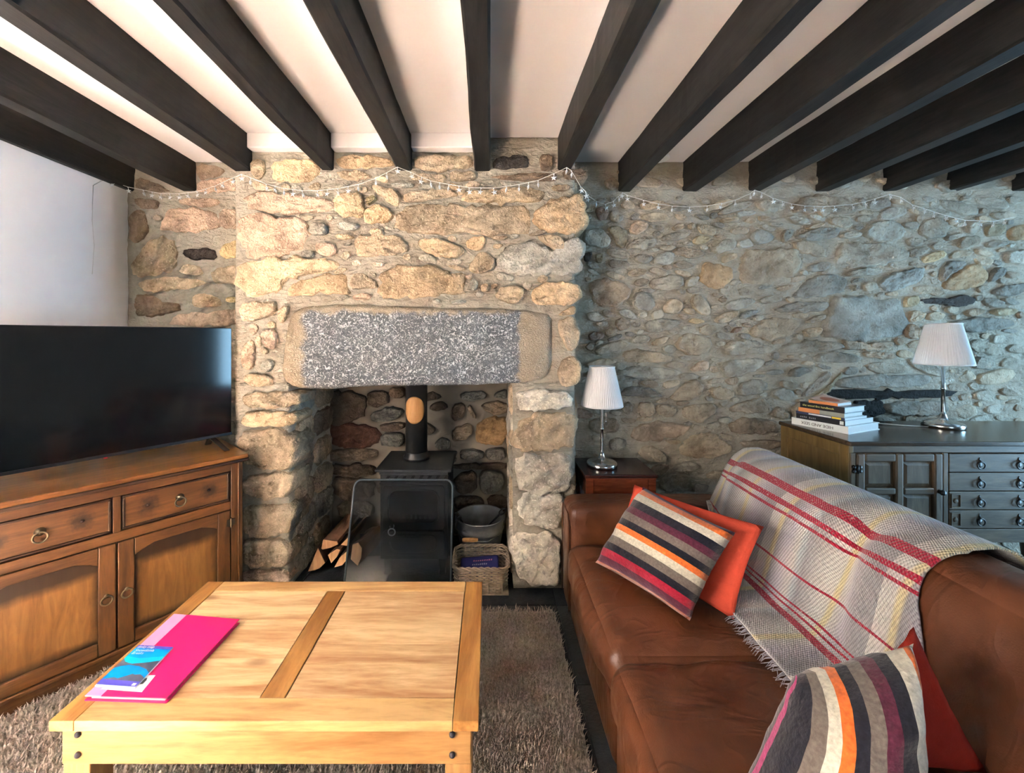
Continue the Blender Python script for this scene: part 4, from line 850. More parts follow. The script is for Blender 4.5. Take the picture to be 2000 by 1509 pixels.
# ------------------------------------------------------------------ stove
sv = thing('wood_stove', 'black cast iron wood burning stove standing in the fireplace', 'stove', (-0.418, 2.2, 0))
bx('body', (-.190, .03, .09), (.190, .36, .575), m_iron, sv, 0.006)
bx('top_plate', (-.212, .0, .585), (.212, .37, .600), m_iron, sv, 0.004)
o = MB().box((-.19, .012, .515), (.19, .035, .522)).box((-.19, .012, .570), (.19, .035, .585))
o.build('vent_frame', m_iron, sv, bevel=.002)
for i in range(8):
    x = -.16+i*.046; MB().hexa([(x, .024, .535), (x+.018, .024, .535), (x+.030, .024, .560), (x+.012, .024, .560)], [(x, .031, .535), (x+.018, .031, .535), (x+.030, .031, .560), (x+.012, .031, .560)]).build('vent_louvre', m_black, sv)
def rrect(x0, x1, z0, z1, r, y, n=6):
    p = []
    for (cx, cz, a) in ((x1-r, z1-r, 0), (x0+r, z1-r, 90), (x0+r, z0+r, 180), (x1-r, z0+r, 270)):
        for i in range(n+1): t = math.radians(a+90*i/n); p.append((cx+r*math.cos(t), y, cz+r*math.sin(t)))
    return p
do = MB().prism(rrect(-.172, .172, .265, .505, .02, .014), (0, .018, 0)).build('door', m_iron, sv, bevel=.003)
MB().prism(rrect(-.135, .135, .305, .480, .045, .0095), (0, .005, 0)).build('door_glass', plain('stove_glass', (0.012, 0.010, 0.009), 0.12, bmp=0), do)
MB().tube(rrect(-.139, .139, .301, .484, .048, .011), .004, 6, True).build('door_moulding', m_iron, do, smooth=True)
for i in range(6): bx('grate_bar', (-.045+i*.026, .0075, .325), (-.033+i*.026, .0093, .350), plain('grate_iron', (.05,.045,.04), .6, bmp=0), do, .002)
MB().lathe([(0, .014), (.012, .014), (.012, .004), (0, .002)], (-.118, 0, .285), 14, 'y').torus((-.118, .0, .258), .019, .0035).build('ring_handle', m_steel, do, smooth=True)
bx('handle_latch', (-.127, -.003, .280), (-.109, .010, .300), m_pewter, do, .003)
dd = MB().prism(rrect(-.172, .172, .120, .255, .02, .014), (0, .018, 0)).build('ash_door', m_iron, sv, bevel=.003)
MB().tube(rrect(-.13, .13, .145, .235, .04, .011), .004, 6, True).build('ash_door_moulding', m_iron, dd, smooth=True)
for sx in (-1, 1):
    for yy in (.06, .32): MB().lathe([(.022, 0), (.018, .02), (.024, .092)], (sx*.155, yy, 0), 12).build('leg', m_iron, sv, smooth=True)
fx, fy = -.020, .215
MB().lathe([(.079, .5995), (.079, .616), (.072, .622), (.068, .640), (.066, .645)], (fx, fy, 0), 32).build('flue_collar', m_flue, sv, smooth=True)
MB().lathe([(.0645, .640), (.0645, 2.30)], (fx, fy, 0), 40).build('flue_pipe', m_flue, sv, smooth=True)
vs = []; fs = []; n = 14
for j in range(n+1):
    for i in range(n+1):
        a, b = 2*i/n-1, 2*j/n-1
        u, v = a*math.sqrt(max(0, 1-b*b/2)), b*math.sqrt(max(0, 1-a*a/2)); ang = u*.98
        vs.append((fx+.0675*math.sin(ang)-.002, fy-.0675*math.cos(ang), .900+v*.080))
for j in range(n):
    for i in range(n): fs.append((j*(n+1)+i, j*(n+1)+i+1, (j+1)*(n+1)+i+1, (j+1)*(n+1)+i))
pl = MB().add(vs, fs).build('flue_plaque', m_plaque, sv, smooth=True); pl['label'] = 'tan oval plaque curved round the flue'
mo = pl.modifiers.new('solid', 'SOLIDIFY'); mo.thickness = .002
# fireguard: leaning smoked glass sheet
fg = thing('glass_fireguard', 'smoked glass fireguard sheet leaning in front of the stove', 'fireguard', (0, 0, 0))
BLp, BRp = Vector((-.727, 1.975, .004)), Vector((-.192, 1.975, .004)); TLp, TRp = Vector((-.715, 2.125, .572)), Vector((-.193, 2.125, .572))
def fgp(u, v): return BLp.lerp(BRp, u).lerp(TLp.lerp(TRp, u), v)
pp = [fgp(0, 0), fgp(1, 0)]; rx, rz_ = .075, .07
for i in range(9): t = math.radians(90*i/8); pp.append(fgp(1-rx+rx*math.cos(t), 1-rz_+rz_*math.sin(t)))
for i in range(9): t = math.radians(90+90*i/8); pp.append(fgp(rx+rx*math.cos(t), 1-rz_+rz_*math.sin(t)))
MB().prism(pp, (0, .006, 0)).build('glass_sheet', m_guard, fg)
MB().tube([p+Vector((0, .003, 0)) for p in pp[1:]+[pp[0]]], .0055, 8).build('polished_rim', m_guardrim, fg, smooth=True)
for u in (.15, .85):
    p = fgp(u, 0); bx('foot', (p.x-.02, p.y-.025, 0), (p.x+.02, p.y+.12, .012), m_black, fg, .003)

# logs ----------------------------------------------------------------
def log(pts, Y, ln, dx, label, dz=0.0, shrink=.92):
    s = 170/1832; P = [onY(590+a*s, 1000+b*s, Y) for a, b in pts]
    zmin = min(p.z for p in P); c = sum(P, Vector())/len(P)
    if zmin < .003: P = [p+Vector((0, 0, .003-zmin)) for p in P]
    Bk = [c+(p-c)*shrink+Vector((dx, ln, dz)) for p in P]
    e = thing('split_log', label, 'log', group='firewood beside the stove')
    MB().hexa([p+Vector((0, .004, 0)) for p in P], Bk).build('bark', m_bark, e, bevel=.003)
    MB().prism(P, (0, .0045, 0)).build('cut_end', m_logend, e, bevel=.002)
log([(120,1270),(330,770),(480,1090),(370,1200),(270,1240)], 2.262, .26, .02, 'triangular split log lowest against the hearth side')
log([(540,900),(720,780),(800,800),(735,940),(610,1075)], 2.27, .25, .02, 'four-sided split log in the middle of the pile')
log([(760,950),(905,820),(900,1010),(820,1110),(650,1155)], 2.265, .25, .0, 'broad split log at the front of the pile')
log([(400,780),(440,590),(735,630),(755,690),(600,760),(430,800)], 2.285, .30, .03, 'long orange split log lying on top of the pile', .02)
log([(810,690),(955,540),(985,560),(980,715)], 2.29, .24, .03, 'small pale wedge of log next to the glass fireguard', .02)
log([(1020,990),(1060,680),(1180,640),(1260,760),(1250,950),(1170,1130)], 2.27, .22, .06, 'rounded log seen through the fireguard')

# bucket and shovel -----------------------------------------------------
bk = thing('ash_bucket', 'round galvanised metal bucket behind the wicker basket', 'bucket', (-.053, 2.445, 0))
MB().lathe([(.108, 0), (.112, .004), (.140, .165), (.146, .175), (.141, .185), (.147, .238), (.151, .242), (.147, .246), (.143, .238), (.137, .18), (.109, .010), (0.001, .008)], (0,0,0), 40).build('pail', m_galv, bk, smooth=True)
MB().tube([Vector((-.149, 0, .225)), Vector((-.15, -.05, .19)), Vector((-.10, -.125, .165)), Vector((-.03, -.155, .158)), Vector((.05, -.155, .160)), Vector((.13, -.09, .18)), Vector((.149, 0, .225))], .0028, 6).build('bail', m_chrome, bk, smooth=True)
MB().lathe([(.009, -.045), (.0115, -.03), (.0115, .03), (.009, .045)], (-.055, -.150, .166), 12, 'x').build('wooden_grip', m_plaque, bk, smooth=True)
for s in (-1, 1): bx('ear', (s*.146-.006, -.02, .20), (s*.146+.006, .02, .245), m_galv, bk, .002)
sh = thing('hearth_shovel', 'black hearth shovel with looped handle resting in the bucket', 'shovel')
p0, p1 = Vector((-.045, 2.45, .135)), onY(976, 1004, 2.36)
MB().tube([p0, p0.lerp(p1, .5), p1], .0055, 8).build('shaft', m_black, sh, smooth=True)
d = (p1-p0).normalized(); c = p1+d*.030; up = Vector((0, 1, 0)).cross(d)
MB().tube([c+d*.030*math.cos(t)+up*.014*math.sin(t) for t in [2*math.pi*i/18 for i in range(18)]], .005, 8, True).build('loop_handle', m_black, sh, smooth=True)
MB().hexa([p0+Vector((-.07,-.04,-.065)), p0+Vector((-.07,.04,-.065)), p0+Vector((.0,.045,.0)), p0+Vector((.0,-.045,.0))], [p0+Vector((-.074,-.04,-.061)), p0+Vector((-.074,.04,-.061)), p0+Vector((-.004,.045,.004)), p0+Vector((-.004,-.045,.004))]).build('blade', m_black, sh)
br = thing('hearth_brush', 'grey metal handled brush leaning on the bucket rim', 'brush')
MB().prism([onY(*p, 2.40) for p in ((888,1002), (893,1001), (902,1011), (901,1015), (896,1014))], (0, .012, 0)).build('handle', m_chrome, br, bevel=.001)
MB().tube([onY(899, 1013, 2.405), onY(915, 1040, 2.44)], .006, 8).build('neck', m_black, br)
MB().lathe([(.012, -.02), (.02, 0), (.016, .03)], tuple(onY(916, 1045, 2.445)), 12).build('bristles', m_black, br)

# wicker basket ---------------------------------------------------------
bk = thing('wicker_basket', 'rectangular wicker basket with woven rim in front of the bucket', 'basket')
bxx0, bxx1, byy0, byy1, bh = -.185, .100, 2.062, 2.285, .135
def perim(t, grow=0.0, r=.03):
    x0, x1, y0, y1 = bxx0-grow, bxx1+grow, byy0-grow, byy1+grow
    segs = [((x0+r, y0), (x1-r, y0)), ((x1, y0+r), (x1, y1-r)), ((x1-r, y1), (x0+r, y1)), ((x0, y1-r), (x0, y0+r))]
    pts = []
    for k, (a, b) in enumerate(segs):
        m = 13 if k % 2 == 0 else 10
        for i in range(m): f = i/(m-1); pts.append((a[0]+(b[0]-a[0])*f, a[1]+(b[1]-a[1])*f))
    return pts
base = perim(0)
for k in range(12):
    z = .012+k*.0098; g = -.010+.010*k/11; P = perim(0, g); c = ((bxx0+bxx1)/2, (byy0+byy1)/2); pts = []
    for i, (x, y) in enumerate(P):
        s = (.0035 if (i+k) % 2 else -.0035)*1.0; dx, dy = x-c[0], y-c[1]; l = math.hypot(dx, dy); pts.append((x+dx/l*s, y+dy/l*s, z+R.uniform(-.0012, .0012)))
    MB().tube(pts, .0044, 6, True).build('withy_band', m_wicker, bk, smooth=True)
for ph in range(3):
    pts = []; P = perim(0, .004)
    for i, (x, y) in enumerate(P): q = i/len(P)*2*math.pi*9+ph*2*math.pi/3; pts.append((x+.005*math.cos(q), y+.005*math.cos(q), .136+.007*math.sin(q)))
    MB().tube(pts, .0052, 6, True).build('plaited_rim', m_wicker, bk, smooth=True)
for i, (x, y) in enumerate(perim(0, -.003)):
    if i % 2 == 0: MB().tube([(x, y, .004), (x, y, .130)], .0034, 6).build('stake', m_wicker, bk, smooth=True)
bx('basket_floor', (bxx0-.002, byy0-.002, 0), (bxx1+.002, byy1+.002, .008), m_wicker, bk)
bb = thing('blue_box', 'dark blue box with faint reddish lettering lying in the wicker basket', 'box', (-.050, 2.17, .010), math.radians(2))
bq = [Vector((-.105, -.035, .075)), Vector((.105, -.035, .085)), Vector((.105, .055, .112)), Vector((-.105, .055, .100))]
MB().hexa([Vector((q.x, q.y, 0)) for q in bq], bq).build('carton', m_navy, bb, bevel=.010)
for row, (v0, u0, u1, cnt, mt) in enumerate(((.56, .33, .84, 9, m_redtext), (.30, .30, .70, 8, m_greytext))):
    for i in range(cnt):
        u = u0+(u1-u0)*i/cnt; w_ = (u1-u0)/cnt*.6
        f = lambda a, b: bq[0].lerp(bq[1], a).lerp(bq[3].lerp(bq[2], a), b)+Vector((0, 0, .0012))
        hh = .10*R.uniform(.7, 1.1)
        MB().prism([f(u, v0), f(u+w_, v0), f(u+w_+.01, v0+hh), f(u+.01, v0+hh)], (0, 0, .0004)).build('lettering', mt, bb)

# ------------------------------------------------------------------ side table and lamps
def lamp(loc, label):
    e = thing('table_lamp', label, 'lamp', loc, group='matching table lamps')
    MB().lathe([(.078, 0), (.082, .004), (.082, .018), (.076, .026), (.055, .034), (.030, .040), (.018, .050), (.013, .066), (.009, .080)], (0,0,0), 40).build('base', m_chrome, e, smooth=True)
    MB().lathe([(.0085, .076), (.0085, .200), (.0105, .202), (.0105, .208), (.0085, .210), (.0075, .40)], (0,0,0), 20).build('stem', m_chrome, e, smooth=True)
    zb_, zt_, rb, rt = .330, .550, .110, .067; n = 240; vs = []; fs = []
    prof = [(rb, zb_), (rb-.0003, zb_+.012), (rt+.001, zt_-.012), (rt, zt_)]
    for k, (r, z) in enumerate(prof):
        for i in range(n):
            a = 2*math.pi*i/n; w_ = .02*math.sin(a*60) if k in (1, 2) else 0
            vs.append((r*(1+w_)*math.cos(a), r*(1+w_)*math.sin(a), z))
    for k in range(3):
        for i in range(n): fs.append((k*n+i, k*n+(i+1) % n, (k+1)*n+(i+1) % n, (k+1)*n+i))
    s = MB().add(vs, fs).build('shade', m_shade, e, smooth=True)
    MB().torus((0,0,zb_+.004), rb+.0005, .0035, 'z', 60, 6).build('lower_trim', m_shade, s, smooth=True); MB().torus((0,0,zt_-.004), rt+.0005, .0035, 'z', 60, 6).build('upper_trim', m_shade, s, smooth=True)
    o = MB()
    for a in (0, 2.09, 4.19): o.tube([(0,0,.39), (rt*.98*math.cos(a), rt*.98*math.sin(a), zt_-.006)], .0015, 5)
    o.build('shade_carrier', m_chrome, e); MB().lathe([(.012, .37), (.028, .40), (.03, .45), (.012, .48)], (0,0,0), 16).build('bulb', m_coverwhite, e, smooth=True)
    MB().tube([(.018, -.012, .36), (.019, -.012, .25)], .0008, 5).build('pull_cord', m_chrome, e); MB().lathe([(.002, -.004), (.0045, 0), (.002, .006)], (.019, -.012, .246), 10).build('pull_bead', m_chrome, e, smooth=True)
    return e
st = thing('side_table', 'small dark mahogany side table behind the sofa arm', 'side table', (0,0,0))
sx0, sx1, sy0, sy1 = .500, .868, 2.065, 2.345
bx('top', (sx0-.006, sy0-.006, .603), (sx1+.006, sy1+.006, .622), m_mahogd, st, .006)
bx('top_moulding', (sx0, sy0, .595), (sx1, sy1, .604), m_mahog, st, .003)
bx('apron', (sx0+.02, sy0+.010, .505), (sx1-.02, sy0+.028, .596), m_mahog, st, .003); bx('apron', (sx0+.02, sy1-.028, .505), (sx1-.02, sy1-.010, .596), m_mahog, st, .003)
bx('apron', (sx0+.008, sy0+.03, .505), (sx0+.026, sy1-.03, .596), m_mahogd, st, .003); bx('apron', (sx1-.026, sy0+.03, .505), (sx1-.008, sy1-.03, .596), m_mahog, st, .003)
for x in (sx0+.022, sx1-.022):
    for y in (sy0+.022, sy1-.022):
        bx('leg_block', (x-.020, y-.020, .49), (x+.020, y+.020, .597), m_mahog, st, .003)
        MB().lathe([(.010, 0), (.016, .02), (.011, .05), (.013, .20), (.019, .40), (.012, .42), (.020, .45), (.013, .475), (.018, .49)], (x, y, 0), 16).build('leg', m_mahog, st, smooth=True)
lamp((.622, 2.20, .622), 'silver table lamp with pleated white shade on the small mahogany side table')

# sideboard ---------------------------------------------------------------
sb = thing('sideboard', 'dark oak sideboard with panelled doors and ring-pull drawers against the stone wall', 'sideboard', (0,0,0))
X0, X1, Y0, Y1 = 1.665, 3.05, 1.84, 2.27
bx('top', (X0-.018, Y0-.020, .833), (X1+.018, Y1+.005, .855), m_sidetop, sb, .007)
bx('carcass', (X0+.01, Y0+.018, .40), (X1-.01, Y1, .830), m_sidev, sb)
bx('frieze', (X0+.01, Y0+.001, .800), (X1-.01, Y0+.02, .833), m_side, sb, .003)
bx('bottom_rail', (X0+.01, Y0+.001, .385), (X1-.01, Y0+.02, .448), m_side, sb, .003)
ep = bx('end_panel', (X0-.001, Y0+.03, .40), (X0+.012, Y1-.01, .832), m_sideend, sb)
for p, q in (((X0-.008, Y0+.0, .30), (X0+.016, Y0+.05, .832)), ((X0-.008, Y1-.05, .30), (X0+.016, Y1, .832)), ((X0-.008, Y0+.05, .775), (X0+.004, Y1-.05, .832)), ((X0-.008, Y0+.05, .39), (X0+.004, Y1-.05, .45))): bx('end_frame', p, q, m_sideend, sb, .004)
for x in (X0+.02, X1-.02):
    for y in (Y0+.025, Y1-.025): MB().lathe([(.020, 0), (.026, .03), (.020, .06), (.030, .16), (.034, .22), (.020, .26), (.028, .30), (.028, .40)], (x, y, 0), 18).build('leg', m_sidev, sb, smooth=True)
def droppull(par, x, z, y):
    o = MB().lathe([(0, .010), (.006, .010), (.005, .0), (0, -.006)], (x, y, z+.026), 10, 'y').prism([(x-.004, y, z+.030), (x+.004, y, z+.030), (x, y, z+.042)], (0, .004, 0)).lathe([(0, .006), (.014, .006), (.012, .0), (0, -.001)], (x, y, z+.008), 14, 'y').torus((x, y-.006, z+.006), .017, .0028)
    return o.build('drop_pull', m_pewter, par, smooth=True)
def sdoor(a, b, hinge):
    z0, z1 = .452, .797; d = bx('door', (a, Y0+.010, z0), (b, Y0+.022, z1), m_sidev, sb)
    y0, y1 = Y0-.008, Y0+.012; w_ = .038; mid = (a+b)/2; mz = (z0+z1)/2
    for xa, xb in ((a, a+w_), (b-w_, b), (mid-.018, mid+.018)): bx('stile', (xa, y0, z0), (xb, y1, z1), m_sidev, d, .008, seg=3)
    for za, zb_ in ((z0, z0+w_), (mz-.016, mz+.016), (z1-w_, z1)):
        for xa, xb in ((a+w_, mid-.018), (mid+.018, b-w_)):
            bx('rail', (xa, y0, za), (xb, y1, zb_), m_side, d, .008, seg=3)
    for xa, xb in ((a+w_, mid-.018), (mid+.018, b-w_)):
        for za, zb_ in ((z0+w_, mz-.016), (mz+.016, z1-w_)):
            MB().hexa([(xa, Y0+.010, za), (xb, Y0+.010, za), (xb, Y0+.010, zb_), (xa, Y0+.010, zb_)][::-1], [(xa+.022, Y0+.001, za+.018), (xb-.022, Y0+.001, za+.018), (xb-.022, Y0+.001, zb_-.018), (xa+.022, Y0+.001, zb_-.018)][::-1]).build('raised_panel', m_sidev, d)
    kx = b-.019 if hinge < 0 else a+.019
    MB().lathe([(0, .004), (.010, .004), (.008, -.006), (.013, -.014), (.010, -.022), (0, -.024)], (kx, y0, mz), 16, 'y').build('knob', m_pewter, d, smooth=True)
    hx_ = a if hinge < 0 else b
    for hz in (z1-.07, z0+.07):
        o = MB()
        for dx in (-.014, .014):
            for dz in (-.009, .009): o.lathe([(0, .004), (.010, .004), (.007, -.003), (0, -.004)], (hx_+dx, y0-.001, hz+dz), 8, 'y')
        o.lathe([(.004, -.02), (.004, .02)], (hx_, y0-.004, hz), 8); o.build('hinge', m_pewter, d, smooth=True)
sdoor(1.690, 2.085, -1); sdoor(2.610, 3.005, 1)
for x in (1.675, 2.100, 2.595, 3.02): bx('post', (x-.012, Y0-.004, .448), (x+.012, Y0+.02, .80), m_sidev, sb, .004)
for i in range(4):
    za = .452+i*.0865; d = bx('drawer', (2.118, Y0-.002, za), (2.577, Y0+.02, za+.0835), m_side, sb, .003)
    for x in (2.257, 2.438): droppull(d, x, za+.026, Y0-.004)
    if i < 2:
        for xx in (2.125, 2.53):
            for p, q in (((xx, Y0-.006, za+.008), (xx+.045, Y0, za+.014)), ((xx, Y0-.006, za+.068), (xx+.045, Y0, za+.074)), ((xx, Y0-.006, za+.014), (xx+.005, Y0, za+.068)), ((xx+.040, Y0-.006, za+.014), (xx+.045, Y0, za+.068))): bx('carved_border', p, q, m_side, d, .002)
            MB().lathe([(0, .004), (.014, .003), (.009, -.004), (0, -.005)], (xx+.022, Y0-.002, za+.041), 10, 'y').build('carved_boss', m_side, d)
lamp((2.405, 2.115, .855), 'silver table lamp with pleated white shade on the dark oak sideboard')
cd = MB().tube([(2.33, 2.115, .858), (2.22, 2.13, .860), (2.12, 2.165, .864), (2.06, 2.20, .860), (2.03, 2.23, .858)], .0028, 6).build('lamp_cord', m_cord, smooth=True)
tag(cd, 'pale lamp flex trailing across the sideboard top', 'cord')

# books -------------------------------------------------------------------
ba = math.radians(22.1); org = Vector((1.764, 1.96, .855))
def book(dx, dy, w_, l, z0, h, cov, label, txt=None, tm=None, ts=.02, flip=False, tpos=.5, hard=True, rot=0.0):
    loc = org+Matrix.Rotation(ba, 3, 'Z') @ Vector((dx, dy, 0)); e = thing('book', label, 'book', (loc.x, loc.y, .855+z0), ba+rot, 'books stacked on the sideboard')
    t = .003 if hard else .0012
    bx('cover_board', (0, 0, 0), (w_, l, t), cov, e); bx('cover_board', (0, 0, h-t), (w_, l, h), cov, e)
    sp = bx('spine', (-.001, 0, 0), (t, l, h), cov, e, .001); m_ = .004 if hard else .0006
    bx('pages', (t, m_, t), (w_-m_, l-m_, h-t), m_paper, e)
    if txt:
        X, Yv = ((0, 1, 0), (0, 0, -1)) if flip else ((0, -1, 0), (0, 0, 1))
        text('spine_lettering', txt, ts, tm, e, (-.0012, l*tpos, h*.5), X, Yv)
    return e
z = 0
b1 = book(0, 0, .275, .258, z, .037, m_coverwhite, 'white hardback at the bottom of the stack with its title upside down', 'HIDE AND SEEK', m_darktext, .021, True, .53); z += .037
b2 = book(-.002, .012, .245, .222, z, .027, m_coverblack, 'black paperback second from the bottom of the stack', hard=False); z += .027
for i in range(9):
    if i != 4: bx('spine_mark', (-.0016, .196-i*.0085, .009), (-.0008, .196-i*.0085+.005, .009+.009*R.uniform(.6, 1)), m_greytext, b2)
bx('spine_badge', (-.0016, .006, .005), (-.0008, .022, .022), m_coverwhite, b2)
b3 = book(-.004, .012, .19, .222, z, .013, m_coverblue, 'thin dark blue booklet with yellow spine end in the stack', hard=False); z += .013
bx('spine_band', (-.0016, .016, .002), (-.0008, .055, .011), m_yellow, b3); bx('spine_band', (-.0016, .058, .003), (-.0008, .16, .010), m_coverwhite, b3)
b4 = book(-.004, .014, .165, .207, z, .022, m_covergrey, 'grey green book with orange spine end in the stack', hard=True); z += .022
bx('spine_band', (-.0018, .107, .0002), (-.0008, .2065, .0218), m_orange, b4)
b5 = book(-.006, .012, .180, .200, z, .031, m_coverblack, 'black hardback with yellow spine lettering second from the top', 'the wood fire handbook', m_yelltext, .0145, False, .58); z += .031
b6 = thing('paperback', 'small peach paperback with curled cover topmost on the stack', 'book', tuple(org+Matrix.Rotation(ba, 3, 'Z') @ Vector((.0, .045, z))), ba, 'books stacked on the sideboard')
bx('pages', (.001, 0, .001), (.118, .128, .013), m_paper, b6); bx('back_cover', (0, -.001, 0), (.119, .129, .001), m_orange, b6); bx('spine', (-.001, -.001, 0), (.001, .129, .0142), m_orange, b6)
vs = []; fs = []; n = 10
for i in range(n+1):
    for j in range(n+1): u, v = i/n, j/n; vs.append((u*.119, -.001+v*.130, .0135+.016*u*u*(0.35+0.65*v)+.012*v*v))
for i in range(n):
    for j in range(n): fs.append((i*(n+1)+j, (i+1)*(n+1)+j, (i+1)*(n+1)+j+1, i*(n+1)+j+1))
fcv = MB().add(vs, fs).build('front_cover', m_peach, b6, smooth=True); q = fcv.modifiers.new('solid', 'SOLIDIFY'); q.thickness = .0006
vs = [(.06, .07, .0)]; 
for i in range(20): a = 2*math.pi*i/20; vs.append((.062+.033*math.cos(a), .066+.042*math.sin(a), 0))
vs = [(x, y, .0145+.016*(x/.119)**2*(.35+.65*y/.13)+.012*(y/.13)**2) for x, y, _ in vs]
MB().add(vs, [(0, i+1, (i+1) % 20+1) for i in range(20)]).build('cover_print', m_rust, b6, smooth=True)

# ------------------------------------------------------------------ sofa
so = thing('leather_sofa', 'brown leather two-seat sofa beside the rug', 'sofa')
SX0, SX1 = .372, 1.39
bx('base', (SX0+.03, .34, .04), (SX1-.03, 2.02, .24), m_leather, so, .02, seg=3)
for yy, nme in ((1.842, 'far'), (.335, 'near')):
    ar = softbox((SX0, yy, .03), (SX1-.06, yy+.188, .548), .045, 14, .004, .004, seed=yy*3).build('armrest', m_leather, so, smooth=True)
    face = [(SX0-.0015, y, z) for y, z in ((yy+.012, .06), (yy+.012, .47), (yy+.03, .505), (yy+.158, .505), (yy+.176, .47), (yy+.176, .06))]
    MB().tube(face, .0032, 6).build('piping', m_leather, ar, smooth=True)
for k, (ya, yb) in enumerate(((.528, 1.184), (1.186, 1.838))):
    c = softbox((SX0-.012, ya, .225), (1.04, yb, .392), .055, 34, .020, .012, seed=k*4+1, wscale=7).build('seat_cushion', m_leather, so, smooth=True)
    zc = .352
    MB().tube([(SX0-.010, ya+.05, zc), (SX0-.017, (ya+yb)/2, zc+.004), (SX0-.010, yb-.05, zc)], .0035, 6).build('piping', m_leather, c, smooth=True)
    softbox((SX0+.0, ya+.002, .05), (SX0+.05, yb-.002, .235), .02, 8, .004, .003, seed=k).build('front_panel', m_leather, so, smooth=True)
    softbox((.965, ya, .30), (1.20, yb, .775), .085, 18, .015, .006, .28, seed=k*7+2).build('back_cushion', m_leather, so, smooth=True)
softbox((1.14, .36, .10), (SX1-.02, 2.0, .72), .06, 14, .0, .003, .05).build('backrest', m_leather, so, smooth=True)
for x in (SX0+.08, SX1-.12):
    for y in (.42, 1.94): bx('leg', (x, y, 0), (x+.05, y+.05, .045), m_black, so)

# throw ---------------------------------------------------------------------
prof = [(.80, .424), (.90, .427), (.975, .432), (1.015, .475), (1.045, .54), (1.085, .63), (1.125, .715), (1.165, .770), (1.215, .800), (1.28, .802), (1.335, .785), (1.385, .73), (1.41, .63), (1.42, .54)]
Ls = [0]
for a, b in zip(prof, prof[1:]): Ls.append(Ls[-1]+math.hypot(b[0]-a[0], b[1]-a[1]))
def pat(s):
    for i in range(len(prof)-1):
        if s <= Ls[i+1] or i == len(prof)-2:
            f = (s-Ls[i])/(Ls[i+1]-Ls[i]); return prof[i][0]+(prof[i+1][0]-prof[i][0])*f, prof[i][1]+(prof[i+1][1]-prof[i][1])*f
th = thing('woven_throw', 'pale grey woven throw with red stripes draped over the sofa back', 'throw')
nu, nv = 60, 80; vs = []; uv = []; fs = []
for j in range(nv+1):
    s = Ls[-1]*j/nv; x, z = pat(s)
    t = min(1, s/.26); yl = 1.30+(1.885-1.30)*t**.8 + .02*max(0, s-.3); yr = .80+.20*min(1, s/.5)
    for i in range(nu+1):
        u = i/nu; y = yl+(yr-yl)*u
        w_ = .005*noise.noise((x*4, y*5, 3))+.004*noise.noise((s*9, y*11, 1)) + .006*abs(math.sin(y*16+s*3))*max(0, .25-s)*3
        vs.append((x-w_*(.7 if s > .26 else 0)-.004, y+.006*noise.noise((s*6, u*3, 9)), z+max(w_, -.003)*(1 if s < .3 else .6)+.003)); uv.append((1.9-y, s/1.0))
for j in range(nv):
    for i in range(nu): fs.append((j*(nu+1)+i, j*(nu+1)+i+1, (j+1)*(nu+1)+i+1, (j+1)*(nu+1)+i))
from mathutils.bvhtree import BVHTree
sv_, sf_ = [], []
for ch in so.children:
    if ch.name.startswith(('seat_cushion', 'back', 'armrest')):
        b0 = len(sv_); sv_ += [v.co.copy() for v in ch.data.vertices]; sf_ += [tuple(i+b0 for i in p.vertices) for p in ch.data.polygons]
bvh = BVHTree.FromPolygons(sv_, sf_)
vs = [Vector(v) for v in vs]
for it in range(3):
    for i, v in enumerate(vs):
        loc, nr, fi, di = bvh.find_nearest(v)
        if loc is None: continue
        sd = (v-loc).dot(nr)
        if sd < 0.009: vs[i] = loc+nr*0.0095
    W_ = nu+1; out = list(vs)
    if it < 2:
        for j in range(1, nv):
            for i in range(1, nu):
                k = j*W_+i; out[k] = vs[k]*.4+(vs[k-1]+vs[k+1]+vs[k-W_]+vs[k+W_])*.15
        vs = out
mb = MB().add(vs, fs); mb.uv = uv; tw = mb.build('cloth', m_throw, th, smooth=True); q = tw.modifiers.new('solid', 'SOLIDIFY'); q.thickness = .006; q.offset = 1
o = MB()
for i in range(110):
    y = 1.30-.5*i/110; x = .798; l = R.uniform(.018, .035); o.tube([(x, y, .430), (x-l*.5, y+R.uniform(-.006, .006), .426), (x-l, y+R.uniform(-.012, .012), .418)], [.0016, .0013, .0006], 4)
o.build('fringe', m_fringe, th, kind='stuff')

# cushions --------------------------------------------------------------------
zs = .418
BL, BR = onZ(1163, 1098, zs), onZ(1347, 1212, zs); TL, TR = onZ(1256, 950, .705), onZ(1436, 1040, .695)
cu = pillow(TL, TR, BR, BL, .12, 'striped_cushion', m_cush, n=24, seed=1, asym=.85); tag(cu, 'striped wool cushion with orange, navy and cream bands at the far sofa arm', 'cushion', 'striped cushions')
off = Vector((.055, .050, .0))
BL2, BR2 = onZ(1172, 1072, zs)+Vector((.03, .0, 0)), onZ(1436, 1222, zs)+Vector((.0, .015, 0)); TL2, TR2 = onZ(1232, 954, .700)+Vector((.02,.03,0)), onZ(1490, 1032, .695)
cu = pillow(TL2, TR2, BR2, BL2, .09, 'red_cushion', m_stringred, n=20, seed=5, asym=.12); tag(cu, 'plain coral red cushion tucked behind the far striped cushion', 'cushion', 'plain red cushions')
c2 = [onZ(1570, 1295, .67), onZ(1792, 1234, .765), onZ(1800, 1600, .455), onZ(1445, 1560, .43)]
cu = pillow(c2[1], c2[2], c2[3], c2[0], .18, 'striped_cushion', m_cush2, n=30, seed=9, asym=.62, sag=.05, pw=3.2); tag(cu, 'striped wool cushion with upright bands at the near end of the sofa', 'cushion', 'striped cushions')
c3 = [Vector((.78, .875, .54)), Vector((.915, .862, .715)), Vector((1.05, .85, .43)), Vector((.72, .87, .43))]
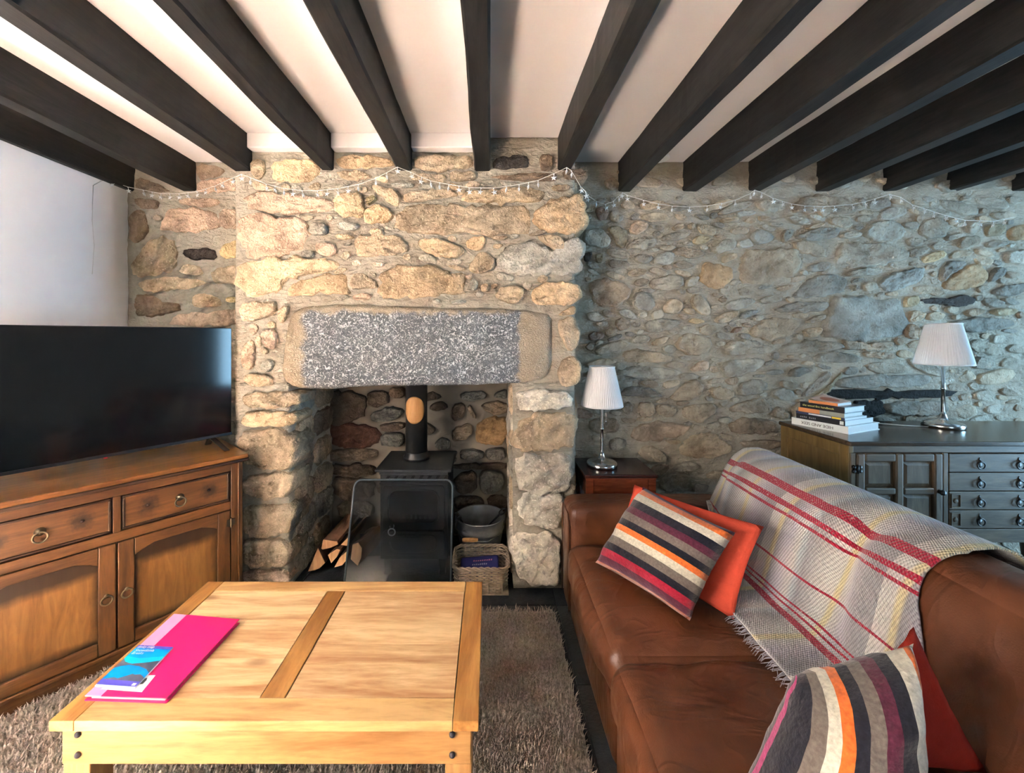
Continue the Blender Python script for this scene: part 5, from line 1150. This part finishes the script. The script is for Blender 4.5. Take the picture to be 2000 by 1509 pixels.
cu = pillow(c3[0], c3[1], c3[2], c3[3], .10, 'red_cushion', m_shadedred, n=20, seed=12, asym=.4); tag(cu, 'plain red cushion, colour darkened as if in shade, behind the near striped cushion', 'cushion', 'plain red cushions')

# ------------------------------------------------------------------ star light string
pts = [(198,343),(205,350),(218,354),(250,365),(280,371),(315,378),(350,378),(385,374),(420,363),(455,347),(472,340),(490,347),(520,359),(555,368),(590,372),(620,372),(660,368),(700,360),(734,348),(776,326),(802,336),(824,346),(841,353),(877,360),(916,366),(964,367),(1014,360),(1051,352),(1082,339),(1107,327),(1116,333),(1134,364),(1150,383),(1165,393),(1182,399),(1198,393),(1208,383),(1216,376),(1225,381),(1257,391),(1286,398),(1313,402),(1347,404),(1381,402),(1410,397),(1436,391),(1465,378),(1474,371),(1488,376),(1510,387),(1546,398),(1572,402),(1608,403),(1630,402),(1664,399),(1689,394),(1709,388),(1737,379),(1759,385),(1782,400),(1804,407),(1845,420),(1885,430),(1941,432),(1980,424)]
def wy(px): return YR-.055 if (px < 440 or px > 1145) else YC-.085 if 1125 < px else YC-.062
pts.insert(pts.index((1150,383)), (1144,374))
P3 = [onX(a, b, XL+.014) if a < 240 else onY(a, b, wy(a)) for a, b in pts]
fx_ = thing('fairy_light_string', 'white string of clear star fairy lights looped along the wall under the beams', 'fairy lights')
MB().tube(P3, .0016, 6).build('wire', m_cord, fx_, smooth=True)
sm = None
def starmesh():
    o = MB(); n = 5; vs = []; fs = []
    for i in range(10):
        r = .0165 if i % 2 == 0 else .0070; a = math.pi/2+2*math.pi*i/10; vs.append((r*math.cos(a), 0, r*math.sin(a)-.022))
    vs += [(0, -.006, -.022), (0, .006, -.022)]
    for i in range(10): j = (i+1) % 10; fs += [(i, j, 10), (j, i, 11)]
    o.add(vs, fs); o.tube([(0, 0, 0), (0, 0, -.006)], .003, 6); return o
for k in range(2, len(pts)-1):
    subs = (0, .5) if (pts[k+1][0]-pts[k][0]) > 34 else (0,)
    for f in subs:
        p = P3[k].lerp(P3[k+1], f)
        if sm is None: s = starmesh().build('star', m_star, fx_); sm = s.data
        else: s = bpy.data.objects.new('star', sm); C.objects.link(s); s.parent = fx_
        s.location = p; s.rotation_euler = (R.uniform(-.2, .2), R.uniform(-.3, .3), R.choice([R.uniform(-.3, .3), R.uniform(1.1, 1.9)]))
MB().tube([onX(205, 350, XL+.006), onX(182, 362, XL+.005), onX(180, 430, XL+.005), onX(184, 480, XL+.005), onX(180, 535, XL+.005)], .0012, 5).build('loose_tail', m_cord, fx_, smooth=True)

c = onY(1293, 306, 2.33)
lf = MB().lathe([(.012, .06), (.026, .04), (.050, 0.0), (.054, -.015), (.046, -.017), (.008, .02)], (c.x-.012, 2.33, c.z), 24).build('ceiling_fitting', m_coverwhite, smooth=True)
tag(lf, 'small white flared fitting tucked behind a beam by the wall', 'fitting')

# settle soft things and firewood so that neighbours touch without cutting into each other
bpy.context.view_layer.update(); DG = bpy.context.evaluated_depsgraph_get()
def trees(o):
    out = []
    for x in [o]+list(o.children_recursive):
        if x.type == 'MESH' and x.get('kind') != 'stuff':
            m = x.evaluated_get(DG).to_mesh(); M = x.matrix_world
            out.append(([M @ v.co for v in m.vertices], [tuple(p.vertices) for p in m.polygons]))
    return out
def settle(o, others, d, step=.003, most=40):
    fixed = [BVHTree.FromPolygons(*t) for q in others for t in trees(q)]; mine = trees(o); d = Vector(d).normalized()*step
    for k in range(most+1):
        off = d*k; mv = [BVHTree.FromPolygons([v+off for v in a], b) for a, b in mine]
        if not any(p.overlap(q) for p in mv for q in fixed): break
    o.location = o.location+off; bpy.context.view_layer.update(); return k
ob = bpy.data.objects
SETTLED = [settle(ob['red_cushion'], [ob['striped_cushion']], (.62, .60, .10)), settle(ob['red_cushion.001'], [so, th], (-.62, -.60, .40)),
           settle(ob['striped_cushion.001'], [ob['red_cushion.001']], (-.80, -.60, 0)), settle(ob['split_log.002'], [ob['split_log.001'], ob['split_log']], (.9, -.4, 0)),
           settle(ob['split_log.003'], [ob['split_log'], ob['split_log.001'], ob['split_log.002']], (.1, 0, 1)), settle(ob['split_log.004'], [ob['split_log.003'], ob['split_log.001'], ob['split_log.002']], (.3, 0, 1))]
